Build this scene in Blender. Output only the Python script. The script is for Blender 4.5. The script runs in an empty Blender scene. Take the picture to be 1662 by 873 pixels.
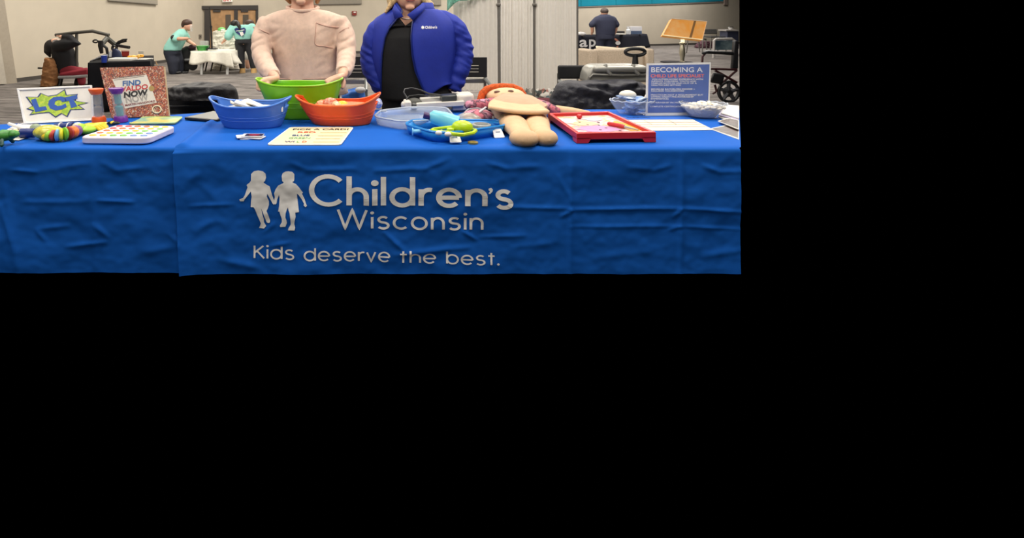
import bpy, bmesh, math, random
from mathutils import Vector, Matrix, noise
random.seed(7)
PI = math.pi
# ---------------------------------------------------------------- camera, world, lights, exposure
F, CX, CY, H = 866.0, 600.0, 32.0, 1.38      # focal length and principal point in photo pixels, eye height
SC = bpy.context.scene
COL = SC.collection
cam_d = bpy.data.cameras.new('camera'); cam = bpy.data.objects.new('camera', cam_d); COL.objects.link(cam)
cam.location = (0, 0, H); cam.rotation_euler = (PI/2, 0, 0)
cam_d.sensor_width = 36; cam_d.lens = F/1662*36
cam_d.shift_x = (831-CX)/1662; cam_d.shift_y = -(436.5-CY)/1662
cam_d.clip_end = 200; cam_d.clip_start = .05
SC.camera = cam
w = bpy.data.worlds.new('world'); SC.world = w; w.use_nodes = True
w.node_tree.nodes['Background'].inputs[0].default_value = (0, 0, 0, 1)
w.node_tree.nodes['Background'].inputs[1].default_value = 0
SC.view_settings.view_transform = 'Standard'; SC.view_settings.look = 'None'
SC.view_settings.gamma = 1; SC.view_settings.use_curve_mapping = False
SC.view_settings.exposure = 0.0
def area(x, y, z, sx, sy, power, col=(1, .93, .82)):
    d = bpy.data.lights.new('ceiling_lamp', 'AREA'); d.shape = 'RECTANGLE'; d.size = sx; d.size_y = sy
    d.energy = power; d.color = col
    o = bpy.data.objects.new('ceiling_lamp', d); COL.objects.link(o); o.location = (x, y, z)
for (x, y, p) in [(-3, -2.0, 105), (1.5, -2.0, 110), (-3, 1.7, 135), (1.5, 1.7, 140), (-3.6, 5, 110), (.6, 5, 110), (4.2, 5.2, 210), (-4.5, 11, 300), (2.0, 11, 270),
                  (7.5, 12, 270), (-3.5, 16.5, 260), (3, 18, 300), (9, 19, 250), (13, 24, 330), (6, 23, 210), (17, 27, 170)]:
    area(x, y, 4.85, 2.4, 1.2, p, (1, .95, .89) if x > 4 else (1, .94, .85))

# ---------------------------------------------------------------- helpers
def S(Y): return Y/F
def W(px, py, Y): return Vector(((px-CX)*Y/F, Y, H-(py-CY)*Y/F))
TZ = .76
def T(px, py, z=TZ+.002):
    Y = (H-z)*F/(py-CY); return Vector(((px-CX)*Y/F, Y, z))
def FL(px, py): return T(px, py, 0.0)
def ray(px, py): return Vector(((px-CX)/F, 1, -(py-CY)/F))
def lin(c):
    return tuple(((v/255)/12.92 if v/255 <= .04045 else ((v/255+.055)/1.055)**2.4) for v in c)
MATS = {}
def mat(name, rgb, rough=.6, metal=0, alpha=1, noise_amt=0, nscale=20, bump=0, bscale=60, emit=0, rgb2=None, trans=0, spec=.5, sheen=0):
    if name in MATS: return MATS[name]
    m = bpy.data.materials.new(name); m.use_nodes = True
    nt = m.node_tree; b = nt.nodes['Principled BSDF']
    c = lin(rgb)
    b.inputs['Base Color'].default_value = (*c, 1)
    b.inputs['Roughness'].default_value = rough; b.inputs['Metallic'].default_value = metal
    b.inputs['Alpha'].default_value = alpha
    b.inputs['Specular IOR Level'].default_value = spec
    if sheen: b.inputs['Sheen Weight'].default_value = sheen
    if trans: b.inputs['Transmission Weight'].default_value = trans
    if emit:
        b.inputs['Emission Color'].default_value = (*c, 1); b.inputs['Emission Strength'].default_value = emit
    tc = nt.nodes.new('ShaderNodeTexCoord')
    n = nt.nodes.new('ShaderNodeTexNoise'); n.inputs['Scale'].default_value = nscale; n.inputs['Detail'].default_value = 4
    nt.links.new(tc.outputs['Object'], n.inputs['Vector'])
    r = nt.nodes.new('ShaderNodeValToRGB')
    a = noise_amt or .04
    c2 = lin(rgb2) if rgb2 else tuple(min(1, v*(1+a)) for v in c)
    c1 = c if rgb2 else tuple(v*(1-a) for v in c)
    r.color_ramp.elements[0].position = .35; r.color_ramp.elements[1].position = .65
    r.color_ramp.elements[0].color = (*c1, 1); r.color_ramp.elements[1].color = (*c2, 1)
    nt.links.new(n.outputs['Fac'], r.inputs['Fac']); nt.links.new(r.outputs['Color'], b.inputs['Base Color'])
    if bump:
        n2 = nt.nodes.new('ShaderNodeTexNoise'); n2.inputs['Scale'].default_value = bscale; n2.inputs['Detail'].default_value = 3
        nt.links.new(tc.outputs['Object'], n2.inputs['Vector'])
        bp = nt.nodes.new('ShaderNodeBump'); bp.inputs['Strength'].default_value = bump; bp.inputs['Distance'].default_value = .02
        nt.links.new(n2.outputs['Fac'], bp.inputs['Height']); nt.links.new(bp.outputs['Normal'], b.inputs['Normal'])
    MATS[name] = m
    return m
def speckle(name, cols, scale, rough=.5, sc3=(1, 1, 1), kind='VORONOI'):
    """many-coloured print: random cells through a stepped ramp"""
    if name in MATS: return MATS[name]
    m = bpy.data.materials.new(name); m.use_nodes = True
    nt = m.node_tree; b = nt.nodes['Principled BSDF']; b.inputs['Roughness'].default_value = rough
    tc = nt.nodes.new('ShaderNodeTexCoord'); mp = nt.nodes.new('ShaderNodeMapping'); mp.inputs['Scale'].default_value = sc3
    nt.links.new(tc.outputs['Object'], mp.inputs['Vector'])
    if kind == 'VORONOI':
        v = nt.nodes.new('ShaderNodeTexVoronoi'); v.inputs['Scale'].default_value = scale
        nt.links.new(mp.outputs['Vector'], v.inputs['Vector'])
        sp = nt.nodes.new('ShaderNodeSeparateColor'); nt.links.new(v.outputs['Color'], sp.inputs['Color']); out = sp.outputs[0]
    else:
        v = nt.nodes.new('ShaderNodeTexNoise'); v.inputs['Scale'].default_value = scale; v.inputs['Detail'].default_value = 6
        nt.links.new(mp.outputs['Vector'], v.inputs['Vector']); out = v.outputs['Fac']
    r = nt.nodes.new('ShaderNodeValToRGB'); r.color_ramp.interpolation = 'CONSTANT' if kind == 'VORONOI' else 'LINEAR'
    while len(r.color_ramp.elements) < len(cols): r.color_ramp.elements.new(.5)
    lo, hi = (0, 1) if kind == 'VORONOI' else (.3, .72)
    for i, c in enumerate(cols):
        r.color_ramp.elements[i].position = lo+(hi-lo)*i/(len(cols) if kind == 'VORONOI' else len(cols)-1)
        r.color_ramp.elements[i].color = (*lin(c), 1)
    nt.links.new(out, r.inputs['Fac']); nt.links.new(r.outputs['Color'], b.inputs['Base Color'])
    MATS[name] = m
    return m

class MB:
    def __init__(s): s.v = []; s.f = []
    def add(s, vs, fs):
        o = len(s.v); s.v += [Vector(p) for p in vs]; s.f += [tuple(i+o for i in f) for f in fs]; return s
    def box(s, c, size, rot=None):
        c = Vector(c); h = Vector(size)/2
        R = rot if rot is not None else Matrix.Identity(3)
        vs = [c+R @ Vector((x*h.x, y*h.y, z*h.z)) for x in (-1, 1) for y in (-1, 1) for z in (-1, 1)]
        return s.add(vs, [(0, 1, 3, 2), (4, 6, 7, 5), (0, 4, 5, 1), (2, 3, 7, 6), (0, 2, 6, 4), (1, 5, 7, 3)])
    def hexa(s, b4, t4):
        return s.add(list(b4)+list(t4), [(3, 2, 1, 0), (4, 5, 6, 7), (0, 1, 5, 4), (1, 2, 6, 5), (2, 3, 7, 6), (3, 0, 4, 7)])
    def rings(s, rs, cap0=True, cap1=True, closed=True):
        n = len(rs[0]); vs = [p for r in rs for p in r]; fs = []
        for k in range(len(rs)-1):
            for i in range(n if closed else n-1):
                j = (i+1) % n
                fs.append((k*n+i, k*n+j, (k+1)*n+j, (k+1)*n+i))
        if closed and cap0: fs.append(tuple(range(n-1, -1, -1)))
        if closed and cap1: fs.append(tuple((len(rs)-1)*n+i for i in range(n)))
        return s.add(vs, fs)
    def tube(s, pts, r, n=10, flat=1.0, cap=True):
        pts = [Vector(p) for p in pts]; m = len(pts)
        rr = [r]*m if not isinstance(r, (list, tuple)) else r
        rs = []; up = None
        for i in range(m):
            d = (pts[min(i+1, m-1)]-pts[max(i-1, 0)]).normalized()
            if up is None:
                up = Vector((0, 0, 1)) if abs(d.z) < .9 else Vector((0, 1, 0))
            a = d.cross(up).normalized(); up = a.cross(d).normalized()
            rs.append([pts[i]+(a*math.cos(2*PI*k/n)+up*flat*math.sin(2*PI*k/n))*rr[i] for k in range(n)])
        return s.rings(rs, cap, cap)
    def capsule(s, pts, r, n=10):
        """tube with rounded ends"""
        pts = [Vector(p) for p in pts]; rr = [r]*len(pts) if not isinstance(r, (list, tuple)) else list(r)
        d0 = (pts[0]-pts[1]).normalized(); d1 = (pts[-1]-pts[-2]).normalized()
        P = [pts[0]+d0*rr[0]*.95, pts[0]+d0*rr[0]*.6]+pts+[pts[-1]+d1*rr[-1]*.6, pts[-1]+d1*rr[-1]*.95]
        R = [rr[0]*.3, rr[0]*.8]+rr+[rr[-1]*.8, rr[-1]*.3]
        return s.tube(P, R, n)
    def ell(s, c, r, rot=None, nu=16, nv=10):
        c = Vector(c); R = rot if rot is not None else Matrix.Identity(3)
        if not isinstance(r, (list, tuple)): r = (r, r, r)
        rs = []
        for j in range(nv+1):
            t = -PI/2+PI*(.02+.96*j/nv)
            rs.append([c+R @ Vector((r[0]*math.cos(t)*math.cos(2*PI*i/nu), r[1]*math.cos(t)*math.sin(2*PI*i/nu), r[2]*math.sin(t))) for i in range(nu)])
        return s.rings(rs)
    def loft(s, rows, n=28, p=2.3):
        """horizontal super-ellipse rings: rows of (centre, rx, ry)"""
        rs = []
        for c, rx, ry in rows:
            c = Vector(c); r = []
            for i in range(n):
                a = 2*PI*i/n; ca, sa = math.cos(a), math.sin(a)
                r.append(c+Vector((rx*math.copysign(abs(ca)**(2/p), ca), ry*math.copysign(abs(sa)**(2/p), sa), 0)))
            rs.append(r)
        return s.rings(rs)
    def lathe(s, c, prof, n=24, sx=1, sy=1, cap0=True, cap1=True):
        c = Vector(c)
        return s.rings([[c+Vector((r*sx*math.cos(2*PI*i/n), r*sy*math.sin(2*PI*i/n), z)) for i in range(n)] for r, z in prof], cap0, cap1)
    def prism(s, pts, d):
        """closed polygon of 3-D points extruded by vector d"""
        n = len(pts); d = Vector(d); pts = [Vector(p) for p in pts]
        return s.add(pts+[p+d for p in pts], [tuple(range(n-1, -1, -1)), tuple(range(n, 2*n))]+[(i, (i+1) % n, n+(i+1) % n, n+i) for i in range(n)])
    def grid(s, fn, nu, nv):
        vs = [fn(i/nu, j/nv) for j in range(nv+1) for i in range(nu+1)]
        return s.add(vs, [(j*(nu+1)+i, j*(nu+1)+i+1, (j+1)*(nu+1)+i+1, (j+1)*(nu+1)+i) for j in range(nv) for i in range(nu)])

ORG = {}
def origin(o): return ORG.get(o.name, Vector((0, 0, 0)))
def thing(name, label, cat, loc, group=None):
    o = bpy.data.objects.new(name, None); COL.objects.link(o); o.empty_display_size = .05
    o.location = loc; ORG[o.name] = Vector(loc)
    o['label'] = label; o['category'] = cat
    if group: o['group'] = group
    return o
def to_mesh(mb, name, org):
    me = bpy.data.meshes.new(name)
    me.from_pydata([p-org for p in mb.v], [], mb.f)
    bm = bmesh.new(); bm.from_mesh(me); bmesh.ops.recalc_face_normals(bm, faces=bm.faces[:]); bm.to_mesh(me); bm.free()
    return me
def obj(name, mb, m, parent=None, smooth=True, bevel=0, solid=0, sub=0, vox=0, sm=5, org=None, angle=40, label=None, keepn=False):
    base = origin(parent) if parent else (Vector(org) if org is not None else Vector((0, 0, 0)))
    me = to_mesh(mb, name, base)
    o = bpy.data.objects.new(name, me)
    if vox:
        COL.objects.link(o)
        md = o.modifiers.new('r', 'REMESH'); md.mode = 'VOXEL'; md.voxel_size = vox
        if sm: s2 = o.modifiers.new('s', 'SMOOTH'); s2.iterations = sm; s2.factor = .5
        dg = bpy.context.evaluated_depsgraph_get()
        nm = bpy.data.meshes.new_from_object(o.evaluated_get(dg)); nm.name = name
        bpy.data.objects.remove(o); o = bpy.data.objects.new(name, nm); me = nm
    COL.objects.link(o)
    if parent: o.parent = parent
    else: o.location = base
    ORG[o.name] = base
    me.materials.clear(); me.materials.append(m)
    if smooth and len(me.polygons):
        me.polygons.foreach_set('use_smooth', [True]*len(me.polygons))
        if not vox: me.set_sharp_from_angle(angle=math.radians(angle))
    if solid: md = o.modifiers.new('t', 'SOLIDIFY'); md.thickness = solid; md.offset = 0
    if bevel: md = o.modifiers.new('b', 'BEVEL'); md.width = bevel; md.segments = 2; md.limit_method = 'ANGLE'
    if sub: md = o.modifiers.new('u', 'SUBSURF'); md.levels = sub; md.render_levels = sub
    if label: o['label'] = label
    return o
def tag(o, label, cat, group=None):
    o['label'] = label; o['category'] = cat
    if group: o['group'] = group
    return o
def struct(o, label=None, cat=None):
    o['kind'] = 'structure'
    if label: o['label'] = label
    if cat: o['category'] = cat
    return o
# flat print on a plane, laid out with photo pixels cast on to that plane
class Plane:
    def __init__(s, a, b, c):
        s.o = Vector(a); s.n = (Vector(b)-s.o).cross(Vector(c)-s.o).normalized()
        if s.n.dot(Vector((0, 0, H))-s.o if abs(s.n.z) > .9 else Vector((0, -1, 0))) < 0: s.n = -s.n
    def px(s, x, y, off=0):
        d = ray(x, y); c = Vector((0, 0, H)); t = (s.o+s.n*off-c).dot(s.n)/d.dot(s.n); return c+d*t
    def poly(s, pts, off=.001):
        return MB().add([s.px(x, y, off) for x, y in pts], [tuple(range(len(pts)))])
    def plate(s, pts, th, off=0):
        P = [s.px(x, y, off) for x, y in pts]; return MB().prism(P, -s.n*th)
def rnd(pts, r, k=4):
    """rounded polygon corners (2-D or 3-D points)"""
    out = []; n = len(pts)
    P = [Vector(p) for p in pts]
    for i in range(n):
        a, b, c = P[i-1], P[i], P[(i+1) % n]
        u = (a-b); v = (c-b); ru = min(r, u.length*.45); rv = min(r, v.length*.45)
        p0 = b+u.normalized()*ru; p1 = b+v.normalized()*rv
        for j in range(k+1):
            t = j/k; out.append(p0*(1-t)**2+b*2*t*(1-t)+p1*t*t)
    return out
TEXTC = {}
def textgeo(body, bold=0):
    key = (body, bold)
    if key in TEXTC: return TEXTC[key]
    cu = bpy.data.curves.new('t', 'FONT'); cu.body = body; cu.offset = bold; cu.resolution_u = 3
    o = bpy.data.objects.new('t', cu); COL.objects.link(o)
    dg = bpy.context.evaluated_depsgraph_get(); dg.update()
    me = bpy.data.meshes.new_from_object(o.evaluated_get(dg))
    vs = [v.co.copy() for v in me.vertices]; fs = [tuple(p.vertices) for p in me.polygons]
    bpy.data.objects.remove(o); bpy.data.meshes.remove(me)
    x0 = min(v.x for v in vs); x1 = max(v.x for v in vs)
    TEXTC[key] = ([((v.x-x0)/(x1-x0), v.y/.69) for v in vs], fs)
    return TEXTC[key]
def text_px(fn, body, x0, y0, x1, y1, cap, bold=0, slant=0):
    """text from (x0,y0) to (x1,y1) along the baseline in photo pixels, cap height in pixels; fn maps a pixel to the surface"""
    vs, fs = textgeo(body, bold)
    return MB().add([fn(x0+(x1-x0)*u+slant*v*cap, y0+(y1-y0)*u-cap*v) for u, v in vs], fs)

from mathutils.bvhtree import BVHTree
def surf(o):
    b = ORG[o.name]; me = o.data
    t = BVHTree.FromPolygons([v.co+b for v in me.vertices], [tuple(p.vertices) for p in me.polygons])
    def f(px, py, off=.003):
        d = ray(px, py).normalized(); h = t.ray_cast(Vector((0, 0, H)), d)
        return (h[0] if h[0] else W(px, py, 4.1))-d*off
    return f

# ---------------------------------------------------------------- the room
m_wall = mat('wall_paint', (196, 186, 168), .85, noise_amt=.03, nscale=2, bump=.05, bscale=150)
m_ceil = mat('ceiling_paint', (215, 210, 200), .9)
m_base = mat('baseboard_rubber', (70, 66, 62), .7)
m_trim = mat('trim_paint', (158, 148, 132), .7)
def carpet_mat():
    m = bpy.data.materials.new('striped_carpet'); m.use_nodes = True
    nt = m.node_tree; b = nt.nodes['Principled BSDF']; b.inputs['Roughness'].default_value = .95; b.inputs['Specular IOR Level'].default_value = .1
    tc = nt.nodes.new('ShaderNodeTexCoord'); mp = nt.nodes.new('ShaderNodeMapping'); mp.inputs['Scale'].default_value = (.9, 11, 1)
    mp.inputs['Rotation'].default_value = (0, 0, math.radians(-14))
    nt.links.new(tc.outputs['Object'], mp.inputs['Vector'])
    n = nt.nodes.new('ShaderNodeTexNoise'); n.inputs['Scale'].default_value = 1.6; n.inputs['Detail'].default_value = 5; n.inputs['Roughness'].default_value = .7
    nt.links.new(mp.outputs['Vector'], n.inputs['Vector'])
    r = nt.nodes.new('ShaderNodeValToRGB'); r.color_ramp.elements[0].position = .4; r.color_ramp.elements[1].position = .62
    r.color_ramp.elements[0].color = (*lin((72, 68, 67)), 1); r.color_ramp.elements[1].color = (*lin((152, 146, 141)), 1)
    nt.links.new(n.outputs['Fac'], r.inputs['Fac']); nt.links.new(r.outputs['Color'], b.inputs['Base Color'])
    return m
CUT = 600/F                                     # the right-hand limit of what the photograph shows
LA, LB = Vector((-8.69, 8.0, 0)), Vector((-6.11, 19.6, 0))
LA = LB+(Vector((-7.85, 11.7, 0))-LB)*1.5
BD = Vector((18.67, 7.6, 0)); BR_ = LB+BD*1.469
ZC = 5.0
fl = MB().add([(-6.5, 2.97, 0), (CUT*2.97, 2.97, 0), (BR_.x, BR_.y, 0), (LB.x, LB.y, 0), (LA.x, LA.y, 0), (LA.x, 5, 0)], [tuple(range(6))])
struct(obj('floor', fl, carpet_mat(), smooth=False), 'grey streaked carpet floor of the hall', 'floor')
def wallbox(a, b, z0, z1, t):
    d = (b-a).normalized(); n = Vector((-d.y, d.x, 0))*t
    return MB().hexa([a+Vector((0, 0, z0)), b+Vector((0, 0, z0)), b+n+Vector((0, 0, z0)), a+n+Vector((0, 0, z0))],
                     [a+Vector((0, 0, z1)), b+Vector((0, 0, z1)), b+n+Vector((0, 0, z1)), a+n+Vector((0, 0, z1))])
struct(obj('wall_left', wallbox(LA, LB, 0, ZC, .2), m_wall, smooth=False), 'beige painted side wall at the left', 'wall')
struct(obj('wall_back', wallbox(LB, BR_, 0, ZC, .2), m_wall, smooth=False), 'beige painted far wall with doors and teal windows', 'wall')
struct(obj('ceiling', MB().box((2, 12, ZC+.05), (34, 40, .1)), m_ceil, smooth=False), 'white ceiling of the hall', 'ceiling')
PL = Plane(LA, LB, LB+Vector((0, 0, 1))); PB = Plane(LB, BR_, LB+Vector((0, 0, 1)))
dl = (LB-LA).normalized(); nl = Vector((dl.y, -dl.x, 0)); db = BD.normalized(); nb = Vector((db.y, -db.x, 0))
struct(obj('baseboard_left', wallbox(LA+nl*.03+dl*1.7, LB+nl*.03, 0, .085, .03), m_base, smooth=False), 'dark rubber baseboard of the left wall', 'baseboard')
struct(obj('baseboard_back', wallbox(LB+nb*.03, BR_+nb*.03-db*.03, 0, .1, .03), m_base, smooth=False), 'dark rubber baseboard of the far wall', 'baseboard')
struct(obj('trim_1', PL.plate([(-24, -8), (6, -8), (28, 134.5), (-4, 138)], .14, .14), m_trim, smooth=False), 'grey pilaster at the left end of the side wall', 'trim')
struct(obj('trim_2', PL.plate([(-30, 30), (-6, 30), (11, 136), (-10, 138)], .05, .19), mat('trim_light', (186, 178, 164), .7), smooth=False), 'pale moulding on the grey pilaster', 'trim')
m_panel = mat('wall_panel_fabric', (150, 143, 130), .9); m_pframe = mat('panel_edge', (95, 90, 82), .6)
def panel(P, c, label, name='acoustic_panel'):
    t = thing(name, label, 'wall panel', P.px(*c[3]), 'grey wall panels')
    obj('panel_face', P.plate(c, .05, .06), m_panel, t, smooth=False)
    a, b = c[3], c[2]
    obj('bottom_edge', P.plate([a, b, (b[0], b[1]-1.2), (a[0], a[1]-1)], .02, .075), m_pframe, t, smooth=False)
panel(PL, [(177, -25), (256, -17), (256, 8), (177, 1.5)], 'grey panel high on the left wall above the patient lift')
panel(PB, [(510, -20), (587, -21), (587, 7), (510, 8)], 'grey panel on far wall between the two women')
panel(PB, [(694, -20), (716, -21), (716, 9), (694, 9)], 'narrow grey panel on far wall beside the blonde hair')
# double doors
m_dark = mat('door_frame_dark', (52, 47, 44), .6); m_wood = mat('door_wood', (168, 130, 88), .5, noise_amt=.15, nscale=6)
m_glassd = mat('door_glass', (92, 84, 74), .2)
dr = thing('door_1', 'wooden double doors with dark frame and narrow windows', 'door', PB.px(372, 92)); dr['kind'] = 'structure'
obj('door_header', PB.plate([(327, 9.5), (419, 8.5), (419, 16), (327, 15)], .08, .1), m_dark, dr, smooth=False)
obj('door_jamb', PB.plate([(332, 12), (341, 12), (341, 92), (332, 92.6)], .06, .08), m_dark, dr, smooth=False)
obj('door_jamb', PB.plate([(415, 12), (419, 12), (419, 90.8), (415, 91)], .06, .08), m_dark, dr, smooth=False)
obj('door_mullion', PB.plate([(380, 12), (386, 12), (386, 91.3), (380, 91.6)], .06, .08), m_dark, dr, smooth=False)
for x0, x1, w0, w1 in ((341, 380, 366, 374.5), (386, 415, 394, 403.5)):
    lf = obj('door_leaf', PB.plate([(x0, 14), (x1, 14), (x1, 91.4), (x0, 92)], .04, .045), m_wood, dr, smooth=False)
    obj('door_window', PB.plate([(w0, 24), (w1, 23.5), (w1, 49), (w0, 49.5)], .03, .06), m_glassd, lf, smooth=False)
    obj('door_closer', PB.plate([(x0+5, 16), (x0+17, 16), (x0+17, 19.5), (x0+5, 19.5)], .05, .1), m_dark, lf, smooth=False)
ex = thing('exit_sign', 'white exit sign above the wooden doors', 'sign', PB.px(369, 3))
obj('sign_box', PB.plate([(361, -7), (377.5, -7.5), (377.5, 3), (361, 3.5)], .08, .14), mat('sign_white', (235, 232, 225), .5), ex, smooth=False)
obj('lettering', text_px(lambda x, y: PB.px(x, y, .145), 'EXIT', 362.5, 2, 376, 1.7, 7.5, .02), mat('exit_red', (200, 40, 30), .5), ex, smooth=False)
al = thing('fire_alarm', 'small red fire alarm box on far wall', 'alarm', PB.px(575, 25))
obj('alarm_box', PB.plate([(572, 18), (579, 18), (579, 25), (572, 25)], .06, .08), mat('alarm_red', (140, 52, 44), .4), al, bevel=.01)
obj('strobe', PB.plate([(574, 18.8), (577.5, 18.8), (577.5, 21), (574, 21)], .03, .1), mat('sign_white', (235, 232, 225)), al, smooth=False)
sw = thing('wall_plate', 'grey switch plate on the wall left of the doors', 'switch', PB.px(334, 62))
obj('plate', PL.plate([(324, 56), (327.5, 56), (327.5, 62.5), (324, 62.5)], .03, .04), mat('plate_grey', (120, 112, 100), .5), sw, smooth=False)
obj('switch_lever', PL.plate([(325.3, 58), (326.3, 58), (326.3, 60), (325.3, 60)], .02, .055), m_dark, sw, smooth=False)
# teal clerestory band
m_teal = mat('teal_glass', (38, 140, 165), .25, noise_amt=.06, nscale=1)
wn = thing('window_1', 'band of teal glass panes high on the far wall', 'window', PB.px(1050, 8)); wn['kind'] = 'structure'
def tb(x): return 11-(x-937)*8.6/238
xs = [930, 943, 1000, 1058, 1116, 1174]
for a, b in zip(xs, xs[1:]):
    obj('pane', PB.plate([(a+.35, -22), (b-.35, -22), (b-.35, tb(b)-.5), (a+.35, tb(a)-.5)], .04, .06), m_teal, wn, smooth=False)
obj('window_frame', PB.plate([(929, -22), (1176, -22), (1176, tb(1176)+.4), (929, tb(929)+.4)], .02, .025), mat('teal_dark', (20, 84, 104), .5), wn, smooth=False)
obj('window_sill', PB.plate([(928, tb(928)), (1176, tb(1176)), (1176, tb(1176)+1.3), (928, tb(928)+1.3)], .03, .05), mat('sill_grey', (150, 140, 132), .6), wn, smooth=False)
struct(obj('trim_3', PB.plate([(1176, -22), (1181, -22), (1181, 8), (1176, 8)], .06, .08), mat('trim_brown', (140, 126, 116), .7), smooth=False), 'grey post at the right end of the teal windows', 'trim')

# ---------------------------------------------------------------- tables and cloths
YF, SF = (H-TZ)*F/(240-CY), (H-TZ)/(240-CY)
YR = (H-TZ)*F/(178-CY)
HEM = H-(443-CY)*SF
creases = [  # x0,y0,x1,y1 in photo pixels, height (m), half-width (px)
    (150, 255, 155, 443, .006, 5), (925, 245, 925, 443, .007, 5), (1105, 245, 1103, 443, .006, 5), (595, 245, 600, 443, .004, 7),
    (5, 300, 30, 443, .006, 6), (0, 335, 22, 400, .007, 4), (455, 245, 470, 300, .003, 12),
    (925, 339, 1100, 337, .007, 3), (1104, 337, 1200, 343, .006, 3), (830, 335, 925, 337, .005, 3), (925, 366, 1100, 366, .004, 2.5), (1100, 366, 1200, 371, .004, 2.5),
    (925, 324, 905, 285, .004, 4), (910, 350, 925, 340, .006, 3), (1092, 350, 1103, 338, .006, 3), (1085, 372, 1102, 366, .005, 3),
    (160, 325, 215, 328, .006, 3), (35, 328, 140, 326, .003, 4), (60, 372, 110, 366, .004, 4), (110, 400, 170, 393, .006, 4), (155, 365, 175, 385, .007, 4), (60, 375, 72, 390, .006, 3),
    (20, 276, 60, 279, .005, 3), (60, 279, 150, 262, .003, 5), (165, 262, 190, 276, .004, 5), (190, 276, 235, 272, .004, 4),
    (310, 333, 380, 330, .004, 3), (330, 275, 300, 300, .004, 8), (330, 300, 360, 330, .003, 8), (320, 372, 350, 355, .004, 6), (275, 380, 292, 395, .006, 4),
    (625, 377, 655, 405, .007, 4), (640, 412, 760, 400, .005, 4), (752, 375, 772, 388, .006, 3), (720, 300, 750, 285, .003, 6), (430, 375, 448, 360, .004, 4), (440, 398, 470, 392, .004, 3),
    (610, 276, 690, 272, .005, 4), (690, 272, 730, 255, .005, 4), (790, 262, 820, 272, .005, 4), (820, 272, 880, 268, .004, 5), (470, 262, 500, 276, .004, 5), (500, 276, 575, 273, .004, 4),
    (1060, 275, 1085, 268, .004, 4), (1020, 270, 1060, 275, .003, 4), (1140, 268, 1165, 278, .005, 4), (1165, 278, 1200, 277, .004, 4),
    (780, 384, 850, 381, .004, 3), (830, 400, 900, 392, .003, 5), (360, 420, 420, 432, .005, 6), (230, 410, 285, 400, .004, 6), (1140, 415, 1200, 405, .004, 6), (960, 415, 1050, 408, .003, 6)]
def disp(px, py):
    d = 0
    for x0, y0, x1, y1, a, w_ in creases:
        if px < min(x0, x1)-w_*4 or px > max(x0, x1)+w_*4 or py < min(y0, y1)-w_*4 or py > max(y0, y1)+w_*4: continue
        vx, vy = x1-x0, y1-y0; L2 = vx*vx+vy*vy
        t = max(0, min(1, ((px-x0)*vx+(py-y0)*vy)/L2))
        qx, qy = px-x0-t*vx, py-y0-t*vy
        r2 = (qx*qx+qy*qy)/(w_*w_)
        if r2 < 12: d += 1.15*a*math.exp(-r2)*(.35+.65*math.sin(PI*min(1, max(0, t*.9+.05))))
    d += .010*noise.noise(Vector((px*.011, py*.016, 1.3)))+.0035*noise.noise(Vector((px*.035, py*.045, 7.1)))
    d += .0014*noise.noise(Vector((px*.09, py*.10, 3.7)))
    return d*min(1, max(0, (py-241)/26))
m_cloth = mat('blue_polyester', (20, 92, 186), .75, noise_amt=.03, nscale=3, bump=.03, bscale=400, spec=.12)
def clothmesh(xl, xr, yr, off, nu, edge=0):
    vs = []; R = 0
    def addrow(fn):
        nonlocal R
        for i in range(nu+1): vs.append(fn(i/nu))
        R += 1
    for k, dz in ((0, -.1), (0, -.012)):
        addrow(lambda u: Vector((0, 0, dz))+(lambda Y: Vector((xl(Y, 0)*(1-u)+xr(Y)*u, Y, TZ)))(yr(xl(3.4, 0)*(1-u)+xr(3.4)*u)))
    for k in range(26):
        t = k/25
        def f(u, t=t):
            x0 = xl(3.4, 0)*(1-u)+xr(3.4)*u; Y = (yr(x0)-.012)*(1-t)+(YF+.018)*t
            x = xl(Y, 0)*(1-u)+xr(Y)*u
            return Vector((x, Y-off*t, TZ+off*.3+edge*math.exp(-((x-xl(Y, 0)-.03)/.025)**2)+.0016*noise.noise(Vector((x*5, Y*7, 2)))))
        addrow(f)
    for k in range(1, 5):
        a = PI/2*k/5
        addrow(lambda u: Vector((xl(YF, 0)*(1-u)+xr(YF)*u, YF+.018*(1-math.sin(a))-off, TZ-.018*(1-math.cos(a)))))
    for k in range(0, 84):
        py = 246+(443-246)*k/83
        def g(u, py=py):
            x = xl(YF, (py-246)/197)*(1-u)+xr(YF)*u; px = CX+x/SF
            return Vector((x, YF-off-disp(px, py)-edge*1.6*math.exp(-(x-xl(YF, (py-246)/197))/.05), H-(py-CY)*SF))
        addrow(g)
    return MB().add(vs, [(j*(nu+1)+i, j*(nu+1)+i+1, (j+1)*(nu+1)+i+1, (j+1)*(nu+1)+i) for j in range(R-1) for i in range(nu)])
seam = lambda Y, t: (284+11*t-CX)*SF if Y <= YF+.001 else -.942-.06*(Y-YF)
xrc = lambda Y: CUT*Y
cl = obj('tablecloth', clothmesh(seam, xrc, lambda x: YR, .010, 400, .014), m_cloth, org=(0.3, 3.1, TZ), angle=180)
tag(cl, 'royal blue cloth printed with white lettering and two children, on the long table', 'tablecloth')
cl2 = obj('tablecloth', clothmesh(lambda Y, t: -2.45, lambda Y: -.87-.06*(Y-YF), lambda x: 3.10+(x+2.4)*.36, 0, 150), m_cloth, org=(-1.7, 3, TZ), angle=180)
tag(cl2, 'plain royal blue cloth on the left table under the toys', 'tablecloth')
m_legs = mat('table_steel', (90, 90, 92), .4, .8); m_top = mat('table_plastic', (200, 198, 190), .6)
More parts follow.
